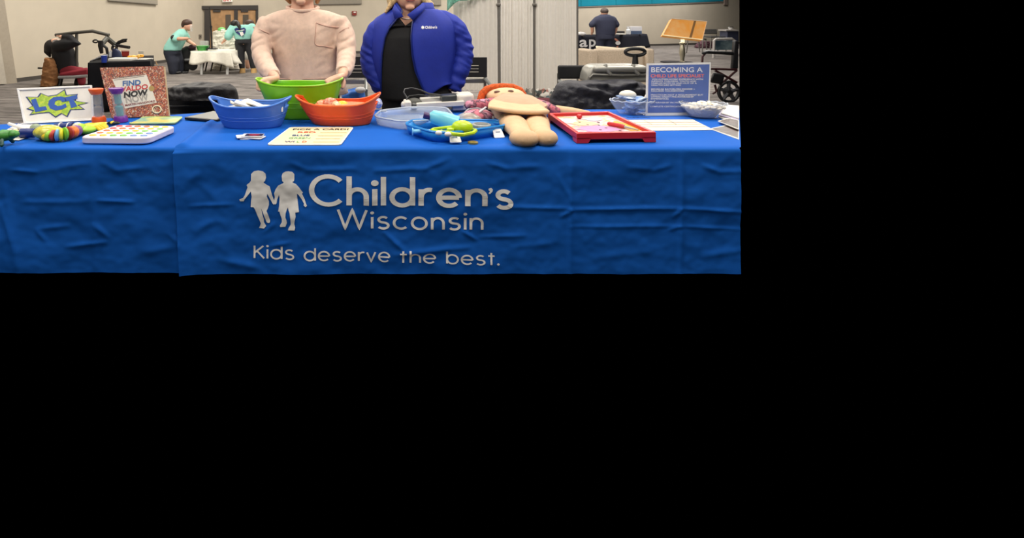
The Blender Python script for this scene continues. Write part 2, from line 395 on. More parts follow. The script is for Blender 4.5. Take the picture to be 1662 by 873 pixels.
def foldtable(poly, legs, label):
    t = thing('folding_table', label, 'table', (poly[0][0]+.3, 3.2, 0))
    obj('tabletop', MB().prism([Vector((x, y, TZ-.045)) for x, y in poly], (0, 0, .035)), m_top, t, smooth=False)
    for x, y in legs: obj('leg', MB().tube([(x, y, 0), (x, y, TZ-.045)], .014, 8), m_legs, t)
foldtable([(-.9, YF+.06), (1.82, YF+.06), (2.45, YR-.05), (-.93, YR-.05)], [(-.7, 3.02), (-.7, 3.5), (1.9, 3.02), (1.95, 3.5)], 'long folding table hidden under the printed blue cloth')
foldtable([(-2.4, YF+.06), (-.98, YF+.06), (-1.03, 3.5), (-2.4, 3.05)], [(-2.2, 3.02), (-1.2, 3.02), (-1.2, 3.35)], 'folding table hidden under the plain blue cloth')

# ------------- printing on the cloth
m_print = mat('white_print', (250, 248, 246), .4, noise_amt=.02)
def on_cloth(px, py, off=.003):
    Y = YF-.010-disp(px, py)-off
    return Vector(((px-CX)*SF, Y, H-(py-CY)*SF))
def arc(cx, cy, rx, ry, a0, a1, n=14):
    return [(cx+rx*math.cos(math.radians(a0+(a1-a0)*i/n)), cy+ry*math.sin(math.radians(a0+(a1-a0)*i/n))) for i in range(n+1)]
def glyph(ch, A):
    """stroke centre-lines (x-height 1, ascender A) and the advance width"""
    if ch == 'C': return [arc(.78, A/2, .78, A/2-.02, 42, 318, 24)], 1.36
    if ch == 'h': return [[(0, 0), (0, A)], [(0, .45)]+arc(.4, .55, .4, .43, 170, 0)+[(.8, 0)]], .8
    if ch == 'n': return [[(0, 0), (0, 1)], [(0, .45)]+arc(.4, .55, .4, .43, 170, 0)+[(.8, 0)]], .8
    if ch == 'i': return [[(0, 0), (0, 1)], 'dot', (0, 1.36)], 0
    if ch == 'l': return [[(0, 0), (0, A)]], 0
    if ch == 'd': return [arc(.48, .5, .48, .5, 0, 360, 24), [(.96, 0), (.96, A)]], .96
    if ch == 'b': return [arc(.48, .5, .48, .5, 0, 360, 24), [(0, 0), (0, A)]], .96
    if ch == 'r': return [[(0, 0), (0, 1)], [(0, .5)]+arc(.4, .52, .4, .46, 175, 75, 8)], .42
    if ch == 'e': return [[(.02, .5), (.95, .5)], arc(.48, .5, .48, .5, 0, 318, 22)], .96
    if ch == 's': return [arc(.38, .76, .32, .24, 35, 255, 12)+arc(.38, .25, .36, .26, 75, -150, 12)], .74
    if ch == 'o': return [arc(.5, .5, .5, .5, 0, 360, 24)], 1.0
    if ch == 'c': return [arc(.5, .5, .5, .5, 45, 315, 20)], .88
    if ch == 'W': return [[(0, A), (.5, 0), (1.0, A), (1.5, 0), (2.0, A)]], 2.0
    if ch == 'K': return [[(0, 0), (0, A)], [(.8, A), (0, A*.42)], [(.22, A*.57), (.88, 0)]], .85
    if ch == 'v': return [[(0, 1), (.38, 0), (.76, 1)]], .76
    if ch == 't': return [[(.27, 0), (.27, A)], [(0, 1), (.56, 1)]], .56
    if ch == "'": return [[(.14, A*.97), (.10, A*.85), (-.02, A*.74)], 'dot', (.1, A*.92)], .16
    if ch == '.': return ['dot', (0, .08)], 0
    return [], .45
def ribbon(pts, w_, step):
    P = [Vector(p) for p in pts]; D = [P[0]]
    for a, b in zip(P, P[1:]):
        n = max(1, int((b-a).length/step)); D += [a+(b-a)*k/n for k in range(1, n+1)]
    closed = (P[0]-P[-1]).length < 1e-4
    L, R = [], []
    for i, p in enumerate(D):
        a = D[i-1] if i else (D[-2] if closed else p); b = D[i+1] if i < len(D)-1 else (D[1] if closed else p)
        u = (p-a).normalized() if (p-a).length else (b-p).normalized(); v = (b-p).normalized() if (b-p).length else u
        t = (u+v).normalized(); n = Vector((-t.y, t.x)); k = w_/2/max(.5, n.dot(Vector((-u.y, u.x))))
        L.append(p+n*k); R.append(p-n*k)
    return L, R
def stroke_text(body, x0, x1, yb0, yb1, xh, A, w_, gap=.36):
    """logo lettering between x0 and x1 (pixels), baseline falling from yb0 to yb1, x-height xh pixels"""
    x = 0; items = []
    for q, ch in enumerate(body):
        st, adv = glyph(ch, A)
        k = 0
        while k < len(st):
            if st[k] == 'dot':
                c = st[k+1]; items.append((q, 'd', c[0]+x, c[1])); k += 2
            else: items.append((q, 's', [(a+x, b) for a, b in st[k]])); k += 1
        x += adv+gap
    tot = x-gap; kx = (x1-x0)/tot if tot > .01 else 1
    def m(u, v): return on_cloth(x0+u*kx, yb0+(yb1-yb0)*u/max(tot, .01)-v*xh)
    out = [MB() for _ in body]
    for it in items:
        if it[1] == 'd':
            r = w_*.72; n = 14
            out[it[0]].add([m(it[2]+r*math.cos(2*PI*i/n), it[3]+r*math.sin(2*PI*i/n)) for i in range(n)], [tuple(range(n))])
        else:
            L, R = ribbon(it[2], w_, .12); n = len(L)
            out[it[0]].add([m(*p) for p in L]+[m(*p) for p in R], [(i, i+1, n+i+1, n+i) for i in range(n-1)])
    return out
for wd, x0, x1, y0, y1, xh, A, w_, g in [('Children', 506, 786, 330.5, 333, 26.5, 1.74, .25, .40), ('s', 805, 828, 334.5, 335.5, 26, 1.74, .25, .3),
        ('Wisconsin', 549, 782, 368, 371.5, 18.5, 1.62, .19, .40), ('Kids', 414, 477, 416.5, 418.5, 14.5, 1.36, .17, .33), ('deserve', 495, 632, 420, 422.5, 14.5, 1.36, .17, .33),
        ('the', 649, 706, 424, 425, 14, 1.36, .17, .33), ('best.', 725, 808, 425.5, 428.5, 14, 1.36, .17, .33)]:
    for mb in stroke_text(wd, x0, x1, y0, y1, xh, A, w_, g): obj('letter', mb, m_print, cl, smooth=False)
obj('apostrophe', MB().add([on_cloth(x, y) for x, y in [(792, 304), (796, 303), (798.5, 305.5), (798, 309), (794, 313), (791.5, 312), (794, 308.5), (791.5, 306.5)]], [tuple(range(8))]), m_print, cl, smooth=False)
girl = [(190,100),(225,65),(280,55),(340,70),(372,100),(378,150),(365,190),(345,210),(380,235),(425,260),(437,300),(455,370),(475,430),(485,452),(495,470),(480,497),(460,480),(425,410),(395,350),(390,390),(415,450),(415,500),(400,545),(385,575),(405,620),(430,700),(425,725),(405,732),(385,720),(370,680),(345,610),(325,560),(318,540),(330,610),(350,680),(352,720),(380,770),(350,802),(288,795),(305,760),(312,735),(295,690),(265,620),(240,550),(222,522),(185,520),(190,440),(198,390),(188,320),(150,370),(105,425),(95,448),(50,448),(37,428),(90,402),(110,370),(130,310),(145,270),(132,240),(170,210),(188,185)]
boy = [(578,130),(590,95),(625,75),(660,72),(710,80),(738,110),(738,165),(735,195),(712,212),(760,235),(800,280),(850,350),(835,360),(870,430),(885,480),(902,515),(880,530),(858,510),(862,485),(830,430),(790,375),(770,360),(775,420),(785,480),(800,590),(752,597),(757,650),(745,700),(740,745),(752,790),(742,825),(660,825),(665,800),(695,750),(692,690),(680,610),(665,570),(655,530),(640,570),(628,610),(625,660),(640,700),(645,730),(625,780),(560,785),(555,765),(580,720),(580,680),(560,620),(550,585),(533,583),(545,520),(548,470),(550,410),(545,370),(520,430),(512,480),(495,495),(475,470),(490,400),(482,350),(500,300),(535,250),(590,225),(605,212),(585,195)]
def silhouette(pts):
    bm = bmesh.new()
    f = bm.faces.new([bm.verts.new((385+x/7.93, 268+y/7.93, 0)) for x, y in pts])
    f.normal_update(); bmesh.ops.triangulate(bm, faces=[f])
    for _ in range(6):
        e = [e for e in bm.edges if e.calc_length() > 2.5]
        if not e: break
        bmesh.ops.subdivide_edges(bm, edges=e, cuts=1); bmesh.ops.triangulate(bm, faces=[f for f in bm.faces if len(f.verts) > 3])
    bm.verts.index_update()
    mb = MB().add([on_cloth(v.co.x, v.co.y) for v in bm.verts], [tuple(v.index for v in f.verts) for f in bm.faces]); bm.free()
    return mb
obj('girl_silhouette', silhouette(girl), m_print, cl, smooth=False, label='white silhouette of a walking girl')
obj('boy_silhouette', silhouette(boy), m_print, cl, smooth=False, label='white silhouette of a walking boy')

# ---------------------------------------------------------------- things on the table
PT = Plane((0, 0, TZ+.003), (1, 0, TZ+.003), (0, 1, TZ+.003)); PT.n = Vector((0, 0, 1))
Z0 = TZ+.004
def tablepoly(pts, z=Z0): return [T(x, y, z) for x, y in pts]
m_white = mat('white_plastic', (232, 230, 228), .4); m_paper = mat('white_paper', (228, 225, 215), .7, noise_amt=.02)
m_black = mat('black_plastic', (22, 22, 24), .45); m_clear = mat('clear_plastic', (215, 225, 235), .08, alpha=.22)
m_navy = mat('navy_plastic', (22, 42, 112), .4); m_lblue = mat('toy_blue', (40, 140, 215), .35); m_lime = mat('toy_lime', (185, 215, 30), .35)
m_red = mat('toy_red', (196, 38, 42), .35); m_orange = mat('timer_orange', (240, 95, 30), .35); m_purple = mat('timer_purple', (110, 45, 150), .35)
m_yel = mat('toy_yellow', (240, 195, 40), .4); m_grey = mat('grey_plastic', (120, 122, 120), .4)
m_steel = mat('brushed_steel', (170, 168, 162), .35, .7)

# LCT sign in a white frame
bl, br = T(38, 200, Z0), T(153, 194, Z0)
PS = Plane(bl, br, W(27, 144, bl.y+.07))
sg = thing('framed_sign', 'white framed sign with blue LCT letters on a green burst', 'sign', (bl+br)/2)
oc = [(38, 199.5), (152.5, 193.5), (149, 138), (27, 143.5)]
obj('backing', PS.plate(oc, .008), mat('sign_face', (226, 222, 214), .5), sg, smooth=False)
for a, b, th in ((0, 1, 1.6), (1, 2, 2.0), (2, 3, 1.6), (3, 0, 2.6)):
    c = [sum(p[0] for p in oc)/4, sum(p[1] for p in oc)/4]
    def inn(p): d = Vector((c[0]-p[0], c[1]-p[1])); return (p[0]+(4.2 if p[0] < c[0] else -3.2), p[1]+(2.8 if p[1] < c[1] else -2.2))
    obj('frame_bar', PS.plate([oc[a], oc[b], inn(oc[b]), inn(oc[a])], .014, .008), m_white, sg, smooth=False, bevel=.002)
obj('stand_foot', MB().hexa([p+Vector((0, 0, 0)) for p in (bl+Vector((0, -.03, 0)), br+Vector((0, -.03, 0)), br+Vector((0, .1, 0)), bl+Vector((0, .1, 0)))],
                            [p+Vector((0, 0, .004)) for p in (bl+Vector((0, -.03, 0)), br+Vector((0, -.03, 0)), br+Vector((0, .1, 0)), bl+Vector((0, .1, 0)))]), m_white, sg, smooth=False)
def z4(pts): return [(x/5.54, 100+y/5.54) for x, y in pts]
burst = [(228,315),(335,318),(362,280),(430,308),(510,295),(585,245),(600,298),(700,290),(680,352),(800,370),(710,392),(765,430),(640,435),(608,500),(555,470),(500,505),(440,460),(350,468),(262,482),(295,445),(235,425),(290,398)]
cx_, cy_ = 490, 375
inner = [(cx_+(x-cx_)*.93, cy_+(y-cy_)*.90) for x, y in burst]
obj('burst_outline', PS.poly(z4(burst), .002), mat('sign_navy', (28, 48, 110), .5), sg, smooth=False)
obj('burst', PS.poly(z4(inner), .003), speckle('burst_green', [(150, 185, 50), (178, 205, 70), (195, 205, 60), (160, 195, 60)], 90), sg, smooth=False)
m_lct = mat('sign_blue', (28, 82, 170), .5)
obj('letter', PS.poly(z4([(278,345),(322,330),(352,410),(410,400),(425,432),(318,455),(300,400)]), .005), m_lct, sg, smooth=False)
cpts = [(x, y) for x, y in [(600,355),(585,322),(545,312),(480,320),(440,350),(432,385),(450,420),(500,440),(560,428),(600,408),(588,375),(560,392),(520,400),(490,385),(495,360),(520,345),(545,345),(556,362)]]
obj('letter', PS.poly(z4(cpts), .005), m_lct, sg, smooth=False)
obj('letter', PS.poly(z4([(578,322),(692,298),(698,330),(662,345),(695,400),(640,418),(620,352),(588,358)]), .005), m_lct, sg, smooth=False)

# picture book standing up
bb, bc = T(181, 192, Z0), T(274, 189, Z0)
PBK = Plane(bb, bc, W(162, 110, bb.y+.10))
bk = thing('picture_book', 'large speckled red picture book standing behind the purple timer', 'book', (bb+bc)/2)
bcor = [(181, 191.5), (274, 188.5), (265, 107), (162, 110)]
obj('cover', PBK.plate(bcor, .006, .004), speckle('crowd_print', [(140, 58, 46), (186, 92, 70), (112, 54, 46), (200, 140, 112), (160, 80, 60), (206, 182, 160), (98, 68, 58), (186, 112, 62), (136, 60, 54), (132, 96, 84), (170, 96, 70)], 170), bk, smooth=False)
obj('pages', PBK.plate([(182, 191), (275.5, 188), (267.5, 108), (163, 110.5)], .02, -.002), mat('book_pages', (198, 176, 140), .8), bk, smooth=False)
obj('title_panel', PBK.poly([(182, 128.5), (238, 121.5), (254.5, 166.5), (203, 176)], .0055), mat('panel_cream', (222, 216, 204), .6), bk, smooth=False)
bt = lambda x, y: PBK.px(x, y, .0075)
for tx, x0, y0, x1, y1, cap, bd, col, sl in [('FIND', 199, 139.5, 228.5, 137.5, 8, .03, 'bk_blue', 0), ('WALDO', 190, 149.5, 240, 144, 7.5, .03, 'bk_red', 0),
                                             ('NOW', 201, 158.5, 240, 153.5, 8.5, .05, 'bk_black', 0), ('MARTIN HANDFORD', 203, 172.5, 251.5, 165.5, 3.2, .02, 'bk_dark', 0)]:
    obj('lettering', text_px(bt, tx, x0, y0, x1, y1, cap, bd, sl), mat(col, {'bk_blue': (40, 92, 150), 'bk_red': (190, 50, 56), 'bk_black': (18, 18, 20), 'bk_dark': (120, 40, 44)}[col], .5), bk, smooth=False)
nw = text_px(lambda x, y: PBK.px(x, y, .0065), 'NOW', 205, 167.5, 242, 162.5, 10, .03, -.25)
obj('letter_shadow', nw, mat('bk_grey', (165, 160, 152), .6), bk, smooth=False, label='grey drop letters printed under the title')
for yy in (126, 129): obj('caption_line', PBK.poly([(185, yy+1.4), (234, yy-5), (234, yy-6), (185, yy+.4)], .0065), mat('bk_cap', (150, 140, 128), .6), bk, smooth=False)
obj('magnifier_ring', MB().tube([PBK.px(254.5+7*math.cos(a), 177.5+6*math.sin(a), .008) for a in [2*PI*i/20 for i in range(21)]], .004, 6), mat('ring_cream', (235, 225, 190), .5), bk)
obj('seal', PBK.poly([(246+4.5*math.cos(a), 143.5+4.5*math.sin(a)) for a in [2*PI*i/16 for i in range(16)]], .0065), mat('seal_gold', (170, 140, 80), .5), bk, smooth=False)

# two liquid timers
def timer(px, pyb, pyt, hw, mcap, mliq, label, lean):
    b = T(px, pyb, Z0); s = S(b.y); h = (pyb-pyt)*s; r = hw*s
    t = thing('liquid_timer', label, 'timer', b, 'liquid timers')
    def P(z): return b+Vector((lean*z/h, 0, z))
    def prof(rows, n=20): return MB().rings([[P(z)+Vector((rr*math.cos(2*PI*i/n), rr*math.sin(2*PI*i/n), 0)) for i in range(n)] for rr, z in rows])
    obj('base_cap', prof([(r, 0), (r, h*.1), (r*.86, h*.17)]), mcap, t)
    obj('top_cap', prof([(r*.72, h*.83), (r*.9, h*.9), (r*1.02, h*.96), (r*1.02, h)]), mcap, t)
    obj('outer_tube', prof([(r*.78, h*.16), (r*.78, h*.85)]), m_clear, t)
    obj('liquid', prof([(r*.52, h*.18), (r*.56, h*.45), (r*.2, h*.5), (r*.5, h*.55), (r*.5, h*.82)]), mliq, t)
    return t
timer(161, 198, 144, 11, m_orange, mat('liq_grey', (150, 140, 130), .3, alpha=.55), 'clear liquid timer with orange ends beside the framed sign', -.02)
tm = timer(196.5, 197, 143, 11, m_purple, mat('liq_teal', (70, 150, 160), .25, alpha=.8), 'teal liquid timer with purple ends in front of the picture book', -.03)
obj('cap_ring', MB().tube([T(197, 197)+Vector((.02*math.cos(a), -.035, .016+.012*math.sin(a))) for a in [2*PI*i/16 for i in range(17)]], .004, 6), mat('ring_lilac', (185, 120, 200), .4), tm)

# bubble board
bp = thing('bubble_board', 'white rounded popping board with rainbow bubbles', 'toy', T(200, 225, Z0))
bcn = [T(127, 233.5, Z0), T(241, 234.5, Z0), T(287, 214, Z0), T(189, 212, Z0)]
obj('board', MB().prism(rnd(bcn, .05, 6), (0, 0, .033)), mat('board_white', (222, 214, 226), .4), bp, bevel=.006)
def bq(u, v): return (bcn[0]*(1-u)+bcn[1]*u)*(1-v)+(bcn[3]*(1-u)+bcn[2]*u)*v
bcol = [(225, 75, 80), (235, 120, 60), (240, 200, 50), (130, 205, 90), (130, 160, 215)]
for i in range(6):
    for j in range(5):
        k = min(4, max(0, (i+(4-j))//2))
        c = bq(.13+.148*i, .14+.18*j)+Vector((0, 0, .034))
        obj('bubble', MB().ell(c, (.019, .011, .006), nu=12, nv=6), mat('bubble%d' % k, bcol[k], .4), bp)

# rainbow slug fidget
KS = 1.18
sl = thing('slug_fidget', 'rainbow segmented slug toy curled beside the yellow ball', 'toy', T(95, 230, Z0))
cols = [(150, 130, 170), (235, 140, 40), (245, 205, 40), (150, 200, 50), (190, 55, 40), (105, 165, 215), (240, 225, 50), (120, 190, 50), (175, 50, 35), (235, 120, 40), (130, 80, 140), (160, 210, 40)]
path = [(64, 226, .011), (68, 228.5, .016), (73, 230, .020), (78, 231, .023), (84, 231.5, .025), (90, 231.5, .026), (97, 231, .028), (103, 230.5, .029), (109, 229.5, .029), (115, 228, .028), (121, 225.5, .026), (127, 222, .024)]
for i, (x, y, r) in enumerate([(x, y, r*KS) for x, y, r in path]):
    a = T(x, y-2, Z0)+Vector((0, 0, r)); b = T(path[min(i+1, 11)][0], path[min(i+1, 11)][1]-2, Z0) if i < 11 else T(134, 215, Z0); b = b+Vector((0, 0, r)); d = (b-a)
    obj('segment', MB().tube([a-d*.10, a+d*.25, a+d*.65, a+d*.98], [r*.72, r, r*.97, r*.74], 16), mat('slug%d' % i, cols[i], .45), sl)
hd = T(140, 217, Z0); obj('head', MB().ell(hd+Vector((0, .0, .022)), (.05, .045, .022)), mat('slug_head', (165, 212, 50), .45), sl)

def simple(name, label, cat, mb, m, loc, group=None, **k):
    o = obj(name, mb, m, org=loc, **k); return tag(o, label, cat, group)
c = T(72, 228, Z0)
yb = simple('squeeze_ball', 'translucent yellow egg-shaped squeeze ball with glitter', 'ball', MB().ell(c+Vector((0, .03, .037)), (.072, .056, .037)), mat('ball_yellow', (214, 205, 90), .2, noise_amt=.25, nscale=60, alpha=.92), c)
c = T(124, 214.5, Z0); simple('foam_ball', 'small cream white ball behind the slug toy', 'ball', MB().ell(c+Vector((0, .01, .026)), (.028, .028, .026)), mat('ball_cream', (225, 218, 195), .6), c)
tn = thing('navy_tin', 'dark navy squeeze tube with white print behind the yellow ball', 'toy', T(102, 213, Z0))
c = T(102, 214, Z0)+Vector((0, .01, 0)); obj('tube', MB().tube([c+Vector((-.05, 0, .023)), c+Vector((.05, 0, .026))], [.021, .025], 14), m_navy, tn)
for k in (-.02, .025): obj('print_band', MB().tube([c+Vector((k, 0, .0245)), c+Vector((k+.006, 0, .0247))], .0258, 14), m_white, tn)
c = T(44, 224, Z0); nt_ = thing('navy_roller', 'short navy cylinder lying left of the yellow ball', 'toy', c)
obj('barrel', MB().tube([c+Vector((-.032, .0, .026)), c+Vector((.04, 0, .026))], .024, 14), m_navy, nt_); obj('end_cap', MB().tube([c+Vector((-.036, 0, .026)), c+Vector((-.031, 0, .026))], .018, 14), mat('cap_dark', (14, 24, 60)), nt_)
# yellow stretchy fingers
c = T(150, 214, Z0); bn = thing('stretchy_toy', 'bunch of yellow rubber fingers beside the bubble board', 'toy', c)
obj('palm', MB().ell(c+Vector((-.03, .03, .022)), (.045, .04, .022)), m_yel, bn)
for k in range(5):
    y = .06-.02*k; obj('finger', MB().capsule([c+Vector((-.03, y, .025)), c+Vector((.03, y+.005, .03)), c+Vector((.062-.006*abs(k-2), y, .014))], [.013, .012, .010], 8), m_yel, bn)
# bee clip and small black toy
c = T(176, 203, Z0); be = thing('bee_clip', 'small yellow and black clip behind the bubble board', 'toy', c)
obj('wing', MB().ell(c+Vector((-.03, .01, .008)), (.035, .02, .007)), mat('pale_yellow', (235, 225, 120), .5), be)
obj('body', MB().ell(c+Vector((.03, 0, .012)), (.04, .018, .011)), m_black, be); obj('stripe', MB().ell(c+Vector((.025, 0, .014)), (.014, .019, .011)), m_yel, be)
# white gloves / sticks, paper, flower and lizard at the left edge
simple('paper_sheet', 'white sheet under the toys at the left edge', 'paper', MB().prism(tablepoly([(-14, 224), (30, 228), (108, 203), (28, 202)]), (0, 0, .002)), m_paper, T(40, 212, Z0), smooth=False)
c = T(34, 207, Z0+.004); st = thing('craft_sticks', 'white craft sticks crossed in front of the framed sign', 'craft sticks', c)
for (x0, y0, z0_, x1, y1, z1) in [(15, 197, .05, 40, 207, .02), (22, 207, .012, 52, 202, .015), (28, 201, .02, 58, 207, .012), (18, 205, .008, 50, 209, .012), (30, 199, .03, 38, 210, .014)]:
    a, b = T(x0, y0+4, TZ+z0_), T(x1, y1+2, TZ+z1); obj('stick', MB().capsule([a, (a+b)/2, b], .009, 8), m_white, st)
c = T(24, 221, Z0+.004); fw = thing('paper_flower', 'pale yellow paper flower at the left edge of the table', 'flower', c)
for k in range(9):
    a = 2*PI*k/9; R = Matrix.Rotation(a, 3, 'Z') @ Matrix.Rotation(-.3, 3, 'Y')
    obj('petal', MB().ell(c+Vector((.03*math.cos(a), .03*math.sin(a), .02)), (.028, .012, .005), R, 10, 6), mat('petal_cream', (228, 222, 150), .6), fw)
obj('centre', MB().ell(c+Vector((0, 0, .022)), (.012, .012, .01)), m_yel, fw)
c = T(1, 236, Z0); lz = thing('dragon_toy', 'green plastic dragon toy at the left edge of the table', 'toy', c); mg = mat('dragon_green', (70, 140, 60), .4, noise_amt=.3, nscale=50); mdg = mat('dragon_dark', (30, 74, 70), .35, noise_amt=.3, nscale=50)
obj('body', MB().capsule([c+Vector((-.06, 0, .03)), c+Vector((0, .02, .045)), c+Vector((.03, .03, .045))], [.02, .03, .025], 12), mg, lz)
obj('head', MB().ell(c+Vector((.045, .025, .05)), (.03, .022, .02)), mg, lz)
for k in range(4): obj('leg', MB().capsule([c+Vector((-.04+.03*(k//2)*2, -.02+.05*(k % 2), .03)), c+Vector((-.03+.03*(k//2)*2, -.035+.08*(k % 2), .009))], .009, 8), mdg, lz)
obj('tail', MB().capsule([c+Vector((-.05, 0, .03)), c+Vector((-.1, -.03, .015)), c+Vector((-.14, -.02, .01))], [.018, .012, .006], 8), mdg, lz)
c = T(56, 212, Z0); simple('grey_pebble_toy', 'small grey green squishy pebble behind the navy cylinder', 'toy', MB().ell(c+Vector((0, .01, .018)), (.03, .02, .018)), mat('pebble', (150, 165, 140), .5), c)

# glitter mat, tablet
gm = thing('glitter_mat', 'thin translucent glitter mat with teal and orange colours', 'toy', T(250, 200, Z0))
obj('mat_sheet', MB().prism(rnd(tablepoly([(208, 203), (284, 202), (297, 192), (232, 192)]), .03), (0, 0, .008)), speckle('glitter', [(205, 150, 60), (215, 205, 110), (120, 175, 160), (170, 200, 170)], 7, .3, kind='NOISE'), gm, bevel=.002)
obj('rim', MB().tube([p+Vector((0, 0, .009)) for p in rnd(tablepoly([(208, 203), (284, 202), (297, 192), (232, 192)]), .03)], .003, 6), mat('mat_rim', (190, 215, 130), .4), gm)
tb_ = thing('tablet', 'black tablet lying beside the blue tub', 'tablet', T(330, 196, Z0))
tc4 = tablepoly([(298, 194), (352, 198.5), (372, 190), (347, 183)])
obj('case', MB().prism(rnd(tc4, .015), (0, 0, .014)), m_black, tb_, bevel=.003)
cc = sum(tc4, Vector())/4
obj('screen', MB().prism([cc+(p-cc)*.88+Vector((0, 0, .0142)) for p in tc4], (0, 0, .001)), mat('tablet_screen', (126, 128, 124), .3), tb_, smooth=False)

# three oval tubs with handle slots
def tub(name, label, pxl, pxr, tiptop, pyfront, pybot, bl_, br2, m, rim, ryb, ryt, slot=1, tilt=0):
    Yb = (H-Z0)*F/(pybot-CY); Yc = Yb+ryb; s = S(Yc)
    c = Vector((((bl_+br2)/2-CX)*s, Yc, Z0)); ct = ((pxl+pxr)/2-CX)*s
    rxb = (br2-bl_)/2*s; rxt = (pxr-pxl)/2*s
    hz = H-(pyfront-CY)*S(Yc-ryt)-Z0; hl = H-(tiptop-CY)*s-Z0
    t = thing(name, label, 'tub', c, 'plastic tubs on the table')
    na, nz = 72, 18
    def P(i, j, k=1):
        a = 2*PI*i/na; v = j/nz; ca, sa = math.cos(a), math.sin(a)
        f = abs(ca)**4; top = hz+(hl-hz+tilt*ca)*f
        g = v**.9
        rx = rxb+(rxt-rxb)*(.55*g+.45*g*f) if True else 0
        rx = rxb+(rxt*(.86+.14*f)-rxb)*g; ry = ryb+(ryt-ryb)*g
        return Vector((c.x+(ct-c.x)*g+rx*math.copysign(abs(ca)**.85, ca), c.y+ry*math.copysign(abs(sa)**.85, sa), Z0+top*v))
    vs = [P(i, j) for j in range(nz+1) for i in range(na)]; fs = []
    for j in range(nz):
        for i in range(na):
            a = (i+.5)/na*360; d0 = min(a, 360-a); d1 = abs(a-180)
            if (slot == 1 and j in (nz-5, nz-4, nz-3) and (d0 < 22 or d1 < 22)) or (slot == 2 and j in (nz-3, nz-2) and (d0 < 12 or d1 < 12)): continue
            fs.append((j*na+i, j*na+(i+1) % na, (j+1)*na+(i+1) % na, (j+1)*na+i))
    obj('bucket_wall', MB().add(vs, fs), m, t, solid=.006, angle=60)
    obj('bottom', MB().add([P(i, 0)+Vector((0, 0, .003)) for i in range(na)], [tuple(range(na))]), m, t, smooth=False, solid=.005)
    obj('rim', MB().tube([P(i, nz) for i in range(na+1)], .006, 8), rim, t)
    for q in (.35, .5): obj('rib', MB().tube([P(i, q*nz)+Vector(((P(i, q*nz)-c).x, (P(i, q*nz)-c).y, 0)).normalized()*.0025 for i in range(na+1)], .002, 5), m, t)
    return t, c, hz, P
mb_ = mat('tub_blue', (70, 120, 205), .35, spec=.4); mg_ = mat('tub_green', (118, 196, 24), .35, spec=.4); mo_ = mat('tub_orange', (240, 84, 32), .35, spec=.4)
tB, cB, hB, _ = tub('blue_tub', 'blue oval plastic tub with slotted handles holding folded papers', 341, 472, 157, 175, 209.5, 366, 456, mb_, mat('rim_blue', (90, 140, 225), .3), .10, .135)
tO, cO, hO, _ = tub('orange_tub', 'orange oval plastic tub holding wrapped sweets', 480, 617, 153, 172.5, 205, 510, 600, mo_, mat('rim_orange', (250, 112, 60), .3), .10, .135, tilt=.008)
tG, cG, hG, PG = tub('green_tub', 'tall lime green plastic tub gripped by the woman in pink', 416, 556, 127, 140, 194.8, 446, 538, mg_, mat('rim_green', (150, 214, 50), .3), .10, .135, 2)
for k, (dx, dy, dz, rz, rx) in enumerate([(-.05, .0, .0, .3, .5), (.02, .03, .012, -.2, .35), (.06, -.02, .0, .6, .45), (-.01, -.03, .02, .1, .3)]):
    R = Matrix.Rotation(rz, 3, 'Z') @ Matrix.Rotation(rx, 3, 'Y')
    p = cB+Vector((dx-.01, dy, hB*.82+dz)); simple('folded_paper', ['cream folded paper leaning in the blue tub', 'white folded leaflet on top in the blue tub', 'white leaflet at the right in the blue tub', 'topmost white leaflet in the blue tub'][k], 'paper', MB().box(p, (.16, .10, .006), R), mat('paper_c%d' % (k % 2), [(222, 214, 196), (232, 230, 226)][k % 2], .6), p, 'papers in the blue tub', smooth=False)
p = cB+Vector((0, 0, .03)); simple('leaflet_pile', 'pile of leaflets filling the blue tub', 'paper', MB().loft([(p, .14, .08), (p+Vector((0, 0, hB*.62)), .16, .09)]), m_paper, p, smooth=False)
p = cB+Vector((.17, -.045, hB*.84)); simple('white_tag', 'white tag showing through the right handle slot of the blue tub', 'tag', MB().box(p, (.012, .05, .03), Matrix.Rotation(.4, 3, 'Z')), m_white, p, bevel=.003)
for k, (dx, dy, dz, m) in enumerate([(-.07, 0, .02, mat('wrapper', (238, 205, 185), .25, alpha=.85, noise_amt=.4, nscale=60, rgb2=(220, 110, 80))), (.0, .01, .0, m_yel), (-.12, .02, .005, mat('wrapper2', (240, 150, 110), .3, noise_amt=.3, nscale=80)), (-.03, -.03, .005, mat('wrapper3', (235, 190, 150), .3, noise_amt=.3, nscale=70))]):
    p = cO+Vector((dx, dy, hO*.88+dz)); R = Matrix.Rotation(.5*k, 3, 'Z') @ Matrix.Rotation(.5, 3, 'X')
    simple('wrapped_sweet', ['crinkled clear sweet wrapper with red print in orange tub', 'bright yellow sweet packet in orange tub', 'orange sweet packet at the left of the orange tub', 'tan sweet packet at the front of the orange tub'][k], 'sweet', MB().ell(p, (.045, .03, .022), R, 8, 5), m, p, 'sweets in the orange tub', smooth=False)
p = cO+Vector((0, 0, .03)); simple('sweet_heap', 'heap of wrapped sweets filling the orange tub', 'sweet', MB().loft([(p, .14, .08), (p+Vector((0, 0, hO*.7)), .16, .09)]), MATS['wrapper2'], p, smooth=False)

